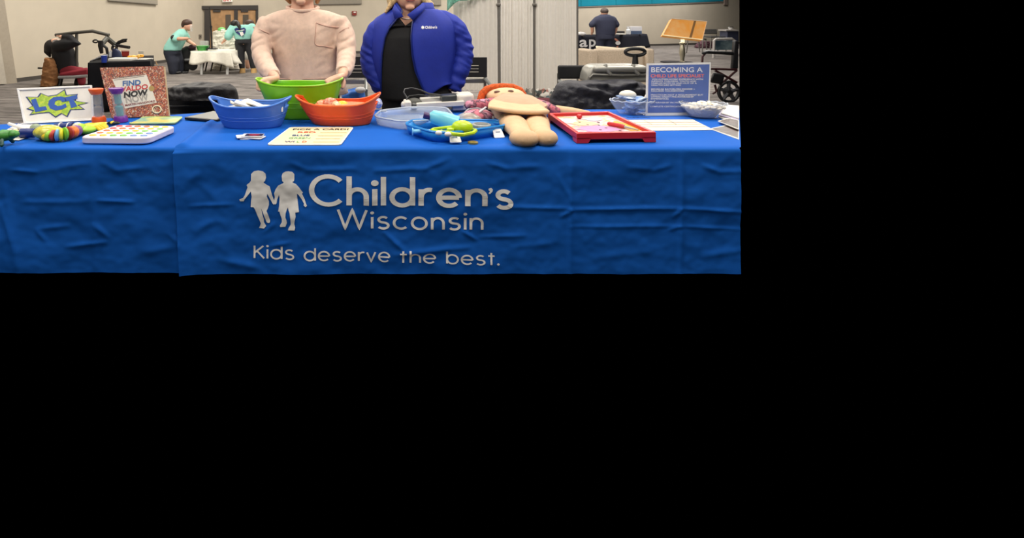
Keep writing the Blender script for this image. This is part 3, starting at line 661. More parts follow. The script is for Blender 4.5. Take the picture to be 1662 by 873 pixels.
# playing cards and the card-game sign
for k, (r, dx, dy) in enumerate([(.1, 0, 0), (-.25, .01, -.005), (.35, -.012, .004), (0, .006, .002)]):
    c = T(407+dx*200, 224, Z0)+Vector((dx, dy, .004*k)); R = Matrix.Rotation(r, 3, 'Z')
    t = simple('playing_card', ['bottom card of the small pile before the blue tub', 'second card of the small pile before the blue tub', 'third card of the small pile before the blue tub', 'top black and red card of the small pile'][k], 'playing card', MB().prism([c+R @ Vector(v) for v in rnd([(-.055, -.035, 0), (.055, -.035, 0), (.055, .035, 0), (-.055, .035, 0)], .01)], (0, 0, .0035)), m_white, c, 'small pile of cards', smooth=False)
c = c+Vector((.004, 0, .0037)); obj('card_back', MB().prism([c+Vector(v) for v in rnd([(-.042, -.026, 0), (.05, -.026, 0), (.05, .028, 0), (-.042, .028, 0)], .008)], (0, 0, .0006)), mat('card_black', (40, 26, 28), .3), t, smooth=False)
obj('card_oval', MB().lathe(c+Vector((.004, 0, .0007)), [(.03, 0), (.03, .0004)], 20, 1, .5), mat('card_red', (176, 46, 42), .3), t, smooth=False)
pk = thing('card_game_sign', 'cream card headed PICK A CARD lying before the orange tub', 'sign', T(500, 222, Z0))
pc = [(433, 236), (553, 236), (574, 207.5), (471, 207.5)]
obj('card', MB().prism(rnd(tablepoly(pc), .025), (0, 0, .004)), mat('card_cream', (238, 222, 178), .5), pk, smooth=False)
cc = sum(tablepoly(pc), Vector())/4
obj('border', MB().tube([cc+(p-cc)*.985+Vector((0, 0, .0045)) for p in (lambda r: r+[r[0]])(rnd(tablepoly(pc), .025))], .004, 5, .3), mat('card_white', (245, 242, 235), .5), pk)
PCd = lambda x, y: T(x, y, Z0+.0055)
for tx, x0, y, x1, cap, col in [('PICK A CARD!', 475, 210.8, 565, 2.2, (30, 28, 26)), ('RED', 483, 215.5, 512, 2.2, (215, 80, 50)), ('BLUE', 474, 220.5, 502, 2.2, (50, 80, 130)), ('GREEN', 468, 225, 503, 2.3, (90, 170, 120)), ('WI', 461, 231, 477, 2.5, (60, 60, 110)), ('L', 481, 231, 486, 2.5, (90, 170, 100)), ('D', 490, 231, 497, 2.5, (220, 80, 50))]:
    obj('lettering', text_px(PCd, tx, x0, y, x1, y, cap, .02, .6), mat('ink%d%d' % (col[0], col[2]), col, .6), pk, smooth=False)
for y, x0, x1 in ((215.5, 520, 563), (220.5, 516, 556), (225, 512, 552), (230.5, 508, 550)):
    obj('handwriting', MB().add([PCd(x0, y), PCd(x1, y), PCd(x1+.5, y-1), PCd(x0+.5, y-1)], [(0, 1, 2, 3)]), mat('faint_ink', (228, 196, 150), .6), pk, smooth=False)

# clear lid and blue doctor kit
def tray(t, name, pts, h, m, wall=.006, r=.05, rimm=None):
    P = rnd(pts, r, 6); c = sum(P, Vector())/len(P); n = len(P)
    out = [c+(p-c)*1.0 for p in P]
    obj(name+'_floor', MB().prism([c+(p-c)*.93+Vector((0, 0, .002)) for p in P], (0, 0, .003)), m, t, smooth=False)
    obj(name+'_wall', MB().rings([[c+(p-c)*.93 for p in P], [p+Vector((0, 0, h)) for p in out]], False, False), m, t, solid=wall)
    obj(name+'_rim', MB().tube([p+Vector((0, 0, h)) for p in out+[out[0]]], wall*.9, 6), rimm or m, t)
lid = thing('clear_case_lid', 'clear plastic case lid lying open beside the orange tub', 'case', T(660, 205, Z0))
m_frost = mat('frosted_plastic', (196, 208, 226), .25, alpha=.42)
tray(lid, 'lid', tablepoly([(606, 203), (653, 212), (740, 206.5), (725, 187), (668, 186), (618, 192)]), .05, m_frost, r=.06, rimm=mat('frost_rim', (205, 214, 226), .3, alpha=.75))
obj('divider', MB().box(T(655, 196, Z0)+Vector((0, 0, .02)), (.2, .005, .035), Matrix.Rotation(.12, 3, 'Z')), m_frost, lid, smooth=False)
for x, y in ((622, 193), (672, 187)): obj('hinge', MB().box(T(x, y, Z0)+Vector((0, 0, .05)), (.04, .012, .012), Matrix.Rotation(.2, 3, 'Z')), mat('frost_rim', (205, 214, 226)), lid, bevel=.003)
kit = thing('doctor_kit', 'open blue toy doctor kit case with white latches', 'toy case', T(735, 226, Z0))
tray(kit, 'case', tablepoly([(656, 217), (705, 232), (745, 231), (822, 219), (812, 210), (672, 209)]), .052, m_lblue, .007, .05)
for k, (x, y, a, Yl) in enumerate(((738, 224.5, .12, 2.66), (808, 217, .2, 2.80))):
    c = W(x, y, Yl); R = Matrix.Rotation(a, 3, 'Z') @ Matrix.Rotation(.8, 3, 'X')
    q = [Vector(v) for v in rnd([(-.03, -.028, 0), (.03, -.028, 0), (.024, .026, 0), (-.024, .026, 0)], .006, 2)]
    l = obj('latch', MB().prism([c+R @ v for v in q], R @ Vector((0, 0, .007))), m_white, kit, bevel=.001)
    obj('latch_slot', MB().box(c+R @ Vector((0, .006, .0075)), (.024, .014 if k == 0 else .004, .002), R), mat('slot_grey', (70, 100, 130), .4), l, smooth=False)
obj('case_handle', MB().tube([T(810, 210, Z0)+Vector((.03*math.cos(a), .03*math.sin(a), .04)) for a in [2*PI*i/16 for i in range(17)]], .007, 8), m_lblue, kit)
c = T(768, 233, Z0); simple('toy_coin', 'small gold disc under the front of the doctor kit', 'toy', MB().lathe(c+Vector((0, .006, 0)), [(.026, 0), (.026, .008), (.01, .012)], 18), mat('gold_disc', (190, 160, 80), .3, .5), c)
# toy instruments
c = T(720, 205, Z0+.03); cup = thing('toy_otoscope', 'pale turquoise toy scope with purple tip in the doctor kit', 'toy', c)
R = Matrix.Rotation(-.25, 3, 'Z')
obj('body', MB().tube([c+Vector((-.075, .02, .05)), c+Vector((-.06, .02, .05)), c+Vector((0, .01, .035)), c+Vector((.075, -.01, .012))], [.02, .036, .044, .046], 18), mat('turq', (120, 205, 222), .3), cup)
obj('tip', MB().tube([c+Vector((-.108, .025, .058)), c+Vector((-.072, .02, .05))], .019, 14), mat('deep_purple', (58, 26, 90), .4), cup)
c = T(748, 220, Z0+.03); ste = thing('toy_stethoscope', 'lime green toy stethoscope with round bulb in the doctor kit', 'toy', c)
obj('bulb', MB().ell(c+Vector((.012, .03, .036)), (.056, .042, .036)), m_lime, ste)
obj('tube', MB().tube([T(x, y, TZ+.055) for x, y in ((768, 211), (772, 212), (768, 216), (752, 219), (738, 218), (726, 215))], .010, 8), m_lime, ste)
obj('tube', MB().tube([T(x, y, TZ+.055) for x, y in ((736, 206), (722, 207.5), (703, 210), (700, 212), (712, 214), (726, 215))], .009, 8), m_lime, ste)
obj('joint', MB().box(T(731, 211, TZ+.06), (.035, .03, .02)), m_lime, ste, bevel=.005)
for x, y in ((712, 216), (727, 218)): obj('ear_tip', MB().ell(T(x, y, TZ+.058), (.017, .014, .013)), m_white, ste)
c = T(783, 213, Z0+.03); gau = thing('toy_gauge', 'grey round toy pressure gauge behind the lime bulb', 'toy', c)
obj('dial', MB().lathe(c+Vector((0, .03, 0)), [(.038, 0), (.052, .012), (.052, .03), (.044, .034)], 22), mat('gauge_grey', (140, 142, 138), .4, noise_amt=.2, nscale=120), gau); obj('dial_face', MB().lathe(c+Vector((0, .03, .0345)), [(.036, 0), (.036, .001)], 20), mat('gauge_face', (90, 92, 90)), gau)
c = T(690, 220, Z0+.02); syr = thing('toy_syringe', 'blue and white toy syringe lying in the doctor kit', 'toy', c)
obj('barrel', MB().tube([c+Vector((-.06, .02, .015)), c+Vector((.0, .02, .02))], .011, 10), mat('syr_blue', (120, 195, 235), .3), syr)
obj('plunger', MB().tube([c+Vector((0, .02, .02)), c+Vector((.09, .025, .022))], .006, 8), m_white, syr)
obj('plunger_head', MB().tube([c+Vector((-.065, .02, .015)), c+Vector((-.06, .02, .015))], .02, 10), MATS['syr_blue'], syr)
c = T(768, 207, Z0); msk = thing('breathing_mask', 'clear plastic breathing mask lying beside the doll', 'mask', c)
obj('mask_shell', MB().lathe(c+Vector((-.02, .06, 0)), [(.082, .0), (.08, .02), (.062, .05), (.03, .07), (.012, .074)], 24, 1.2, .8, False, True), mat('mask_clear', (205, 200, 180), .15, alpha=.5), msk)
obj('mask_rim', MB().tube([c+Vector((-.02+.1*math.cos(a), .06+.067*math.sin(a), .006)) for a in [2*PI*i/24 for i in range(25)]], .007, 8), mat('mask_rim', (190, 190, 180), .2, alpha=.7), msk)
obj('hose', MB().tube([W(x, y, Yq) for x, y, Yq in ((752, 186, 3.25), (760, 178, 3.3), (775, 176, 3.3), (790, 180, 3.27), (800, 190, 3.2), (803, 200, 3.12))], .008, 8), mat('hose_grey', (165, 165, 170), .25, alpha=.8), msk)

# white barcode-scanner-like headset
c = T(712, 182, Z0); vr = thing('white_headset', 'white and grey goggles headset with black cable lying behind the doctor kit', 'headset', c)
mw2 = mat('headset_white', (215, 210, 200), .4)
def wb(x0, y0, x1, y1, Y0_, d, m, nm, bev=.008, sl=0):
    a, b = W(x0, y1, Y0_), W(x1, y1-sl, Y0_); u, v = W(x1, y0-sl, Y0_), W(x0, y0, Y0_); D = Vector((0, d, 0))
    return obj(nm, MB().hexa([a, b, b+D, a+D], [v, u, u+D, v+D]), m, vr, bevel=bev)
wb(676, 168, 754, 176, 3.52, .05, mw2, 'strap_band', .004, 4)
wb(656, 165, 668, 180, 3.50, .12, mw2, 'side_arm', .01); wb(668, 168, 677, 180, 3.52, .1, mat('headset_grey', (84, 84, 82), .5), 'pivot', .01)
obj('ear_pad', MB().ell(W(672, 166, 3.6), (.055, .05, .03)), mat('pad_grey', (72, 72, 66), .6), vr)
wb(682, 160, 745, 169, 3.62, .06, mw2, 'top_band', .006, 5); wb(738, 154, 770, 172, 3.56, .14, mw2, 'visor', .02, 2)
wb(717, 156, 742, 166, 3.54, .1, mat('visor_dark', (58, 62, 60), .3), 'controller', .008, 2); wb(735, 172, 768, 180, 3.55, .06, mat('headset_pale', (188, 180, 178), .5), 'lower_cover', .006, 2)
obj('side_knob', MB().ell(W(654, 170, 3.52), (.013, .02, .022)), mw2, vr)
obj('cable', MB().tube([W(x, y, Yq) for x, y, Yq in ((662, 165, 3.6), (660, 158, 3.62), (655, 150, 3.64), (657, 145, 3.66), (668, 143, 3.68), (682, 146, 3.68), (696, 152, 3.66), (720, 155, 3.64), (738, 152, 3.6), (752, 156, 3.58))], .006, 8), mat('cable_black', (38, 38, 40), .4), vr)
obj('cable', MB().tube([W(x, y, Yq) for x, y, Yq in ((659, 163, 3.58), (664, 156, 3.6), (680, 154, 3.62), (700, 156, 3.62), (724, 155, 3.6))], .005, 8), MATS['cable_black'], vr)

# doll
dl_ = thing('cloth_doll', 'fabric doll with orange hair and pink patterned gown lying on the table', 'doll', T(850, 236, Z0))
m_doll = mat('doll_fabric', (214, 178, 140), .85, noise_amt=.05, bump=.15, bscale=300)
def leg(pts, r):
    mb = MB(); mb.capsule(pts, r, 18); return mb
legL = MB(); legL.tube([W(827, 192, 3.08), W(829, 195, 3.0), W(835, 203, 2.9), W(842, 212, 2.8), W(847, 219, 2.7), W(849, 221, 2.66)], [.05, .072, .076, .062, .058, .04], 20, .62); legL.ell(W(850.5, 224.5, 2.63), (.074, .07, .046))
obj('leg', legL, m_doll, dl_, vox=.008, sm=8)
legR = MB(); legR.tube([W(872, 192, 3.08), W(872, 195, 3.0), W(872, 203, 2.9), W(876, 211, 2.8), W(881, 218, 2.7), W(883, 220, 2.66)], [.05, .064, .068, .056, .052, .036], 20, .62); legR.ell(W(885, 223.5, 2.64), (.062, .066, .044))
obj('leg', legR, m_doll, dl_, vox=.008, sm=8)
obj('torso', MB().loft([(T(850, 196, Z0)+Vector((0, .12, .004)), .16, .2), (T(850, 196, Z0)+Vector((0, .13, .09)), .17, .2), (T(850, 196, Z0)+Vector((0, .14, .13)), .1, .14)]), mat('doll_shorts', (190, 160, 132), .85), dl_)
# flap of skin-coloured fabric
def flap(u, v):
    x0 = 793+(801-793)*v; x1 = 873+(901-873)*v
    if u < .5: pass
    px = (791+110*u) if v > .5 else (806+72*u)
    top = 163-4*math.sin(PI*u)
    L = (807-22*v**.6+ (7*v*v)); Rr = (856+36*v**.8)
    px = L+(Rr-L)*u
    py = 162-1.5*math.sin(PI*u)+(v**1.1)*(15+7*math.sin(PI*(u*.85+.02))+5*(u-.5))
    return W(px, py, 3.50-.57*v)
obj('belly_flap', MB().grid(flap, 24, 10), m_doll, dl_, solid=.018)
obj('flap_tape', MB().box(W(838, 185, 3.12), (.05, .01, .02), Matrix.Rotation(.15, 3, 'Y')), mat('tape', (222, 205, 180), .6), dl_, bevel=.003)
m_gown = speckle('gown_print', [(205, 120, 150), (215, 150, 170), (60, 45, 60), (200, 110, 125), (150, 60, 80), (225, 180, 190)], 16, .8, kind='NOISE')
gown = MB(); gown.ell(W(832, 171, 3.55), (.27, .16, .055)); gown.capsule([W(800, 168, 3.5), W(778, 172, 3.42), W(762, 171, 3.4)], [.04, .045, .036], 12); gown.capsule([W(868, 169, 3.5), W(888, 175, 3.42), W(903, 180, 3.38)], [.04, .04, .03], 12); gown.ell(W(776, 188, 3.25), (.1, .1, .04))
obj('gown', gown, m_gown, dl_, vox=.014, sm=4)
dh = obj('head', MB().ell(W(821, 156, 3.66), (.135, .12, .06)), mat('doll_face', (222, 188, 150), .8), dl_)
obj('hair', MB().tube([W(x, y, 3.68) for x, y in ((780, 163), (783, 152), (790, 145), (800, 141.5), (815, 140), (832, 141), (844, 146), (851, 154))], [.027, .027, .025, .023, .022, .022, .022, .02], 10), mat('doll_hair', (222, 96, 36), .8, noise_amt=.25, nscale=80, bump=.6, bscale=200), dl_)
for x, y, wd in ((807, 147.5, .022), (829, 146.5, .02)): obj('eye', MB().ell(surf(dh)(x, y+1.5, 0), (wd, .012, .009)), mat('stitch', (110, 80, 70), .7), dl_)
obj('mouth', MB().tube([surf(dh)(x, y, .001) for x, y in ((814, 153), (820, 152.4), (826, 153))], .005, 6), mat('stitch_red', (160, 90, 80), .7), dl_)
obj('arm', MB().capsule([W(903, 181, 3.42), W(930, 183.5, 3.4), W(955, 185.5, 3.38)], [.04, .035, .022], 12), m_doll, dl_)
obj('wristband', MB().tube([W(789, 174, 3.2), W(778, 182, 3.18)], .006, 6), m_white, dl_)

# red game tray
gt = thing('game_tray', 'red plastic board game tray with a colourful printed face', 'board game', T(985, 230, Z0))
g0 = [T(936, 233, Z0), T(1065, 231, Z0), T(988, 194, Z0), T(889, 197, Z0)]
hR = .028; top = [p+Vector((0, 0, hR+.024)) for p in g0]
cg = sum(top, Vector())/4
gi = [cg+(p-cg)*.90 for p in top]
names = 'rim_bar'
for a, b in ((0, 1), (1, 2), (2, 3), (3, 0)):
    obj('rim_bar', MB().hexa([top[a]-Vector((0, 0, .034)), top[b]-Vector((0, 0, .034)), gi[b]-Vector((0, 0, .034)), gi[a]-Vector((0, 0, .034))], [top[a], top[b], gi[b], gi[a]]), m_red, gt, bevel=.003)
for k in range(4):
    a = g0[k]; e1 = (g0[(k+1) % 4]-a).normalized(); e2 = (g0[k-1]-a).normalized()
    obj('foot', MB().hexa([a, a+e1*.06, a+e1*.06+e2*.04, a+e2*.06], [q+Vector((0, 0, .03)) for q in (a, a+e1*.08, a+e1*.08+e2*.04, a+e2*.08)]), m_red, gt, bevel=.002)
zf = .030
obj('board_face', MB().prism([p-Vector((0, 0, .022)) for p in [cg+(q-cg)*.91 for q in top]], (0, 0, .004)), speckle('game_print', [(225, 205, 180), (235, 190, 140), (215, 165, 180), (230, 215, 205), (235, 175, 90), (205, 150, 190)], 13, .4, kind='NOISE'), gt, smooth=False)
def gq(u, v): return (gi[0]*(1-u)+gi[1]*u)*(1-v)+(gi[3]*(1-u)+gi[2]*u)*v-Vector((0, 0, .017))
def blob(u, v, ru, rv, m, nm, z=0, n=14, rot=0): obj(nm, MB().add([gq(u+ru*math.cos(2*PI*i/n+rot)*(1+.2*math.sin(3*i)), v+rv*math.sin(2*PI*i/n+rot))+Vector((0, 0, z)) for i in range(n)], [tuple(range(n))]), m, gt, smooth=False)
blob(.42, .28, .3, .16, mat('print_mauve', (205, 140, 185), .5), 'printed_patch', .0005); blob(.15, .7, .14, .12, mat('print_pale', (220, 220, 222), .5), 'printed_patch', .0006); blob(.6, .78, .16, .1, mat('print_bluegrey', (190, 200, 210), .5), 'printed_patch', .0007); blob(.9, .35, .1, .3, mat('print_amber', (238, 172, 50), .5), 'printed_patch', .0004); blob(.35, .55, .2, .12, mat('print_peach', (240, 195, 150), .5), 'printed_patch', .0008)
for u, v in ((.3, .62), (.36, .48), (.52, .44), (.55, .3), (.48, .12), (.68, .16), (.42, .22), (.6, .6)): blob(u, v, .022, .02, mat('cavity_dark', (60, 40, 50), .6), 'cavity', .0012, 8)
obj('bulb_nose', MB().ell(gq(.40, .83)+Vector((0, 0, .012)), (.016, .016, .014)), m_red, gt)
tw = thing('tweezers', 'red handled metal tweezers lying on the game tray', 'tweezers', gq(.78, .25))
obj('handle', MB().capsule([gq(.66, .40)+Vector((0, 0, .012)), gq(.79, .26)+Vector((0, 0, .012))], .012, 8), m_red, tw); obj('metal_tip', MB().tube([gq(.79, .26)+Vector((0, 0, .012)), gq(.92, .12)+Vector((0, 0, .008))], [.008, .004], 8), m_steel, tw)

# papers on the right
fp = thing('sign_up_form', 'printed form with blue heading lying behind the red tray', 'paper', T(1080, 205, Z0))
fc = [(1050, 212.5), (1158, 211), (1122, 193), (1000, 194)]
obj('sheet', MB().prism(tablepoly(fc), (0, 0, .002)), mat('form_cream', (226, 218, 200), .6), fp, smooth=False)
PF = lambda x, y: T(x, y, Z0+.003)
def quadp(pts, m, nm, t): obj(nm, MB().add([PF(x, y) for x, y in pts], [tuple(range(len(pts)))]), m, t, smooth=False)
quadp([(1002, 194.5), (1124, 193.5), (1116, 188.5), (992, 189.2)], mat('form_blue', (38, 100, 196), .5), 'heading_band', fp)
for k in range(3): quadp([(1022+10*k+0, 199+3.5*k), (1132+7*k, 198.3+3.5*k), (1131+7*k, 197.8+3.5*k), (1021+10*k, 198.4+3.5*k)], mat('form_line', (205, 170, 140), .6), 'ruled_line', fp)
for x in (1045, 1085): quadp([(x, 195), (x+.8, 195), (x+14, 202), (x+13, 202)], mat('form_ink', (120, 115, 110)), 'column_line', fp)
obj('lettering', text_px(PF, 'Children', 1008, 191.8, 1055, 191.5, 2, .01), m_white, fp, smooth=False)
stk_ = []
for k, (x0, y0, x1, y1, z) in enumerate([(1166, 197, 1199.5, 181, 0), (1166, 194, 1199.5, 179, .008), (1170, 191, 1199.5, 177, .016)]):
    pts = tablepoly([(x0, y0-6), (1199.5, y0+8 if k == 0 else y0+2), (1199.5, y1-4), (x0+8, y1-6)], Z0+z)
    simple('leaflet', ['lowest white leaflet of the pile beside the sweets bowl', 'middle leaflet with lilac stripe in the pile beside the bowl', 'top white leaflet of the pile beside the bowl'][k], 'paper', MB().prism(pts, (0, 0, .006)), [m_paper, mat('leaf_lilac', (196, 186, 214), .6), m_paper][k], pts[0], 'leaflets at the right end', smooth=False)
for k, (c4, lab) in enumerate([([(1152, 209.5), (1199.5, 227), (1199.5, 208), (1186, 202)], 'brown photo print nearest the right front of the table'), ([(1165, 197), (1199.5, 211), (1199.5, 196), (1184, 192)], 'brown photo print tucked behind the nearer print')]):
    t = simple('photo_print', lab, 'photo', MB().prism(tablepoly(c4, Z0+.012*k), (0, 0, .003)), m_paper, T(*c4[0], Z0), 'photo prints', smooth=False)
    cq = [sum(p[0] for p in c4)/4, sum(p[1] for p in c4)/4]
    obj('picture', MB().add([T(cq[0]+(x-cq[0])*.9, cq[1]+(y-cq[1])*.86-1, Z0+.012*k+.004) for x, y in c4], [(0, 1, 2, 3)]), speckle('photo_img%d' % k, [(34, 27, 24), (84, 70, 62), (60, 34, 28), (112, 100, 90)], 7, .3, kind='NOISE'), t, smooth=False)

# blue poster sign in an acrylic holder
sl_, sr_ = T(1048, 188, Z0), T(1151, 187.5, Z0)
PP = Plane(sl_, sr_, W(1050, 102, sl_.y+.07))
ps = thing('poster_stand', 'blue poster headed BECOMING A in a clear upright holder', 'sign', (sl_+sr_)/2)
pcn = [(1048, 188), (1151, 187), (1154, 101), (1050, 103)]
obj('white_backing', PP.plate(pcn, .006), m_white, ps, smooth=False)
obj('poster', PP.poly([(1051.2, 183), (1148.6, 182), (1151.6, 104.3), (1053, 106)], .0015), mat('poster_blue', (44, 84, 172), .4, noise_amt=.05), ps, smooth=False)
obj('acrylic_cover', PP.plate(pcn, .002, .006), mat('acrylic', (225, 235, 245), .05, alpha=.06), ps, smooth=False)
obj('holder_foot', MB().hexa([sl_, sr_, sr_+Vector((.0, .12, 0)), sl_+Vector((0, .12, 0))], [p+Vector((0, 0, .004)) for p in (sl_, sr_, sr_+Vector((.0, .12, 0)), sl_+Vector((0, .12, 0)))]), m_clear, ps, smooth=False)
pf = lambda x, y: PP.px(x, y, .0028)
m_pt = mat('poster_white', (225, 226, 232), .5); m_po = mat('poster_coral', (240, 104, 84), .5)
obj('lettering', text_px(pf, 'BECOMING A', 1057, 117, 1140.5, 117, 7.8, .012), m_pt, ps, smooth=False, label='white heading')
obj('lettering', text_px(pf, 'CHILD LIFE SPECIALIST', 1056, 125.5, 1143, 125.3, 5, .02), m_po, ps, smooth=False, label='coral second line')
for y, x0, x1, s in [(129.8, 1058, 1141, 'VOLUNTEER/WORK EXPERIENCE WITH'), (133, 1057.5, 1130, 'INFANTS, CHILDREN, YOUTH AND'), (136.2, 1057.5, 1131, 'FAMILIES BOTH IN AND OUT OF A'), (139.4, 1057.5, 1105, 'HEALTHCARE SETTING'), (145.8, 1057, 1128, 'MINIMUM BACHELORS DEGREE +'), (148.8, 1057, 1111, 'REQUIRED COURSEWORK'), (155.2, 1056.5, 1141, 'PRACTICUM (NOT A REQUIREMENT BUT'), (158.3, 1056.5, 1126, 'OFFERS GREAT PRE-INTERNSHIP'), (161.4, 1056.5, 1085, 'EXPERIENCE)'), (167.5, 1056, 1120, 'INTERNSHIP IN HOSPITAL'), (174, 1055, 1110, 'COMPLETE CERTIFICATION')]:
    obj('lettering', text_px(pf, s, x0, y, x1, y, 2.3, .018), m_pt, ps, smooth=False)

# two clear bowls
def bowl(pxl, pxr, pyt, pyb, label, tall):
    Yb = (H-Z0)*F/(pyb-CY); Yc = Yb+.07; s = S(Yc); c = Vector((((pxl+pxr)/2-CX)*s, Yc, Z0)); r = (pxr-pxl)/2*s; h = H-(pyt-CY)*s-Z0
    t = thing('glass_bowl', label, 'bowl', c, 'clear bowls')
    n = 32
    rs = [[c+Vector((r*k*math.cos(2*PI*i/n), .72*r*k*math.sin(2*PI*i/n), z+(.006 if q == 4 and i % 2 else 0))) for i in range(n)] for q, (k, z) in enumerate([(.52, .002), (.62, h*.12), (.8, h*.5), (.95, h*.85), (1.0, h)])]
    obj('bowl_wall', MB().rings(rs, True, False), mat('bowl_glass', (215, 225, 240), .05, alpha=.16), t, solid=.004)
    obj('bowl_rim', MB().tube(rs[4]+[rs[4][0]], .0035, 6), mat('bowl_rim', (225, 232, 242), .1, alpha=.6), t)
    return c, r, h
cb, rb, hb = bowl(991, 1061, 163, 188, 'clear faceted bowl of blue packets beside the poster', 0)
random.seed(3)
for k in range(10):
    a = random.random()*2*PI; q = random.random()**.5*rb*.5; p = cb+Vector((q*math.cos(a), q*.6*math.sin(a), .03+.075*k/9+.0*k))
    R = Matrix.Rotation(random.uniform(-.6, .6), 3, 'X') @ Matrix.Rotation(random.uniform(-.5, .5), 3, 'Y') @ Matrix.Rotation(random.random()*3, 3, 'Z')
    m = [mat('packet_blue', (40, 110, 190), .3, noise_amt=.5, nscale=18, rgb2=(190, 205, 225)), mat('packet_navy', (40, 70, 120), .3, noise_amt=.3, nscale=40, rgb2=(150, 170, 200))][k % 2]
    simple('sweet_packet', 'blue and white packet in the faceted bowl', 'packet', MB().ell(p, (.065, .045, .012), R, 8, 5), m, p, 'packets in the faceted bowl', smooth=False)
p = cb+Vector((-.01, .04, .12)); simple('white_packet', 'round white packet on top of the blue packets', 'packet', MB().ell(p, (.055, .04, .03)), mat('packet_white', (226, 222, 208), .4), p)
p = cb+Vector((.085, -.03, .10)); simple('striped_packet', 'black and white striped packet at the right of the faceted bowl', 'packet', MB().box(p, (.05, .01, .06), Matrix.Rotation(.5, 3, 'Y')), speckle('barcode', [(230, 226, 215), (40, 40, 44), (225, 220, 210)], 40, .5, (1, .1, .1)), p, bevel=.003)
cb2, rb2, hb2 = bowl(1105, 1178, 168, 194, 'clear bowl of small white mints before the poster', 0)
for k in range(70):
    a = k*2.39996; q = (k/70)**.5*rb2*.86; z = hb2*.62+.035*(1-(q/rb2)**2)
    p = cb2+Vector((q*math.cos(a), q*.70*math.sin(a), z+random.uniform(-.004, .006)))
    R = Matrix.Rotation(random.uniform(-.8, .8), 3, 'X') @ Matrix.Rotation(random.random()*3, 3, 'Z')
    simple('mint', 'white wrapped mint in the clear bowl', 'mint', MB().ell(p, (.017, .012, .010), R, 8, 5), mat('mint_white', (236, 228, 212), .45), p, 'mints in the clear bowl')
p = cb2+Vector((0, 0, .008)); o = simple('mint_heap', 'heap of white mints filling the lower part of the clear bowl', 'mint', MB().lathe(p, [(rb2*.5, 0), (rb2*.72, hb2*.4), (rb2*.80, hb2*.58), (rb2*.3, hb2*.72)], 20, 1, .7), mat('mint_heap', (215, 208, 198), .6, bump=.8, bscale=60), p); o['kind'] = 'stuff'

# ---------------------------------------------------------------- people
m_skin = mat('skin', (216, 165, 138), .55, noise_amt=.06, nscale=12); m_skin2 = mat('skin_fair', (224, 176, 150), .55, noise_amt=.06, nscale=12)
def prow(rows, Y, n=32, p=2.3):
    """rows of (py, left px, right px, depth radius[, dY]) as horizontal rings"""
    out = []
    for r in rows:
        py, l, rr, d = r[:4]; y = Y+(r[4] if len(r) > 4 else 0)
        out.append((W((l+rr)/2, py, y), (rr-l)/2*S(y), d))
    mb = MB(); mb.loft(out, n, p); return mb
def ripple(pts, rad, n=26, amp=.05, freq=9, ph=0):
    """resample a limb and add bunched folds"""
    P = [Vector(p) for p in pts]; out, R = [], []
    for i in range(n+1):
        t = i/n*(len(P)-1); k = min(int(t), len(P)-2); f = t-k
        p0, p1, p2, p3 = P[max(k-1, 0)], P[k], P[k+1], P[min(k+2, len(P)-1)]
        out.append(.5*((2*p1)+(p2-p0)*f+(2*p0-5*p1+4*p2-p3)*f*f+(3*p1-p0-3*p2+p3)*f**3))
        R.append((rad[k]*(1-f)+rad[k+1]*f)*(1+amp*math.sin(freq*2*PI*i/n+ph)*(.3+.7*i/n)))
    return out, R
def hand(mb, w_, d, n, L, curl=.5, fr=None):
    """five-fingered hand: wrist, finger direction, palm normal (curl side), length"""
    w_, d, n = Vector(w_), Vector(d).normalized(), Vector(n).normalized(); s = d.cross(n).normalized(); r = fr or L*.05
    for k in range(4):
        o = s*(k-1.5)*L*.125
        mb.capsule([w_+o*.5, w_+d*L*.25+o*.85, w_+d*L*.5+o], r*1.25, 8)
        ln = (L*.36, L*.43, L*.4, L*.31)[k]; p = w_+d*L*.5+o; q = p+(d*math.cos(curl)+n*math.sin(curl))*ln*.5; e = q+(d*math.cos(curl*2)+n*math.sin(curl*2))*ln*.45
        mb.capsule([p, q, e], [r, r*.9, r*.75], 8)
    t0 = w_+d*L*.1-s*L*.15; mb.capsule([t0, t0+d*L*.18-s*L*.1, t0+d*L*.36-s*L*.09+n*L*.05], [r*1.3, r*1.1, r*.85], 8)
def head(mb, c, rx, ry, rz, fwd=(0, -1, 0)):
    c = Vector(c); f = Vector(fwd).normalized(); s = f.cross(Vector((0, 0, 1))).normalized(); R = Matrix((s, f, Vector((0, 0, 1)))).transposed()
    mb.ell(c, (rx, ry, rz), R, 20, 14); mb.ell(c+f*ry*.18-Vector((0, 0, rz*.45)), (rx*.74, ry*.78, rz*.55), R, 18, 12)
    mb.ell(c+f*ry*.98-Vector((0, 0, rz*.12)), (rx*.17, ry*.2, rz*.17), R, 10, 8)
    mb.ell(c+f*ry*.88-Vector((0, 0, rz*.5)), (rx*.32, ry*.1, rz*.07), R, 10, 6); mb.ell(c+f*ry*.82-Vector((0, 0, rz*.85)), (rx*.3, ry*.18, rz*.14), R, 10, 8)
    for k in (-1, 1): mb.ell(c+s*k*rx*.98-Vector((0, 0, rz*.1)), (rx*.1, ry*.2, rz*.2), R, 8, 8)
def eyes(t, c, rx, ry, rz, fwd, m=None):
    c = Vector(c); f = Vector(fwd).normalized(); s = f.cross(Vector((0, 0, 1))).normalized()
    for k in (-1, 1): obj('eye', MB().ell(c+f*ry*.90+s*k*rx*.38, (rx*.14, rx*.1, rx*.09), nu=8, nv=6), mat('eye_dark', (50, 40, 36), .3), t)
    obj('lips', MB().ell(c+f*ry*.965-Vector((0, 0, rz*.5)), (rx*.3, ry*.06, rz*.06), nu=10, nv=6), mat('lip', (176, 100, 92), .5), t)

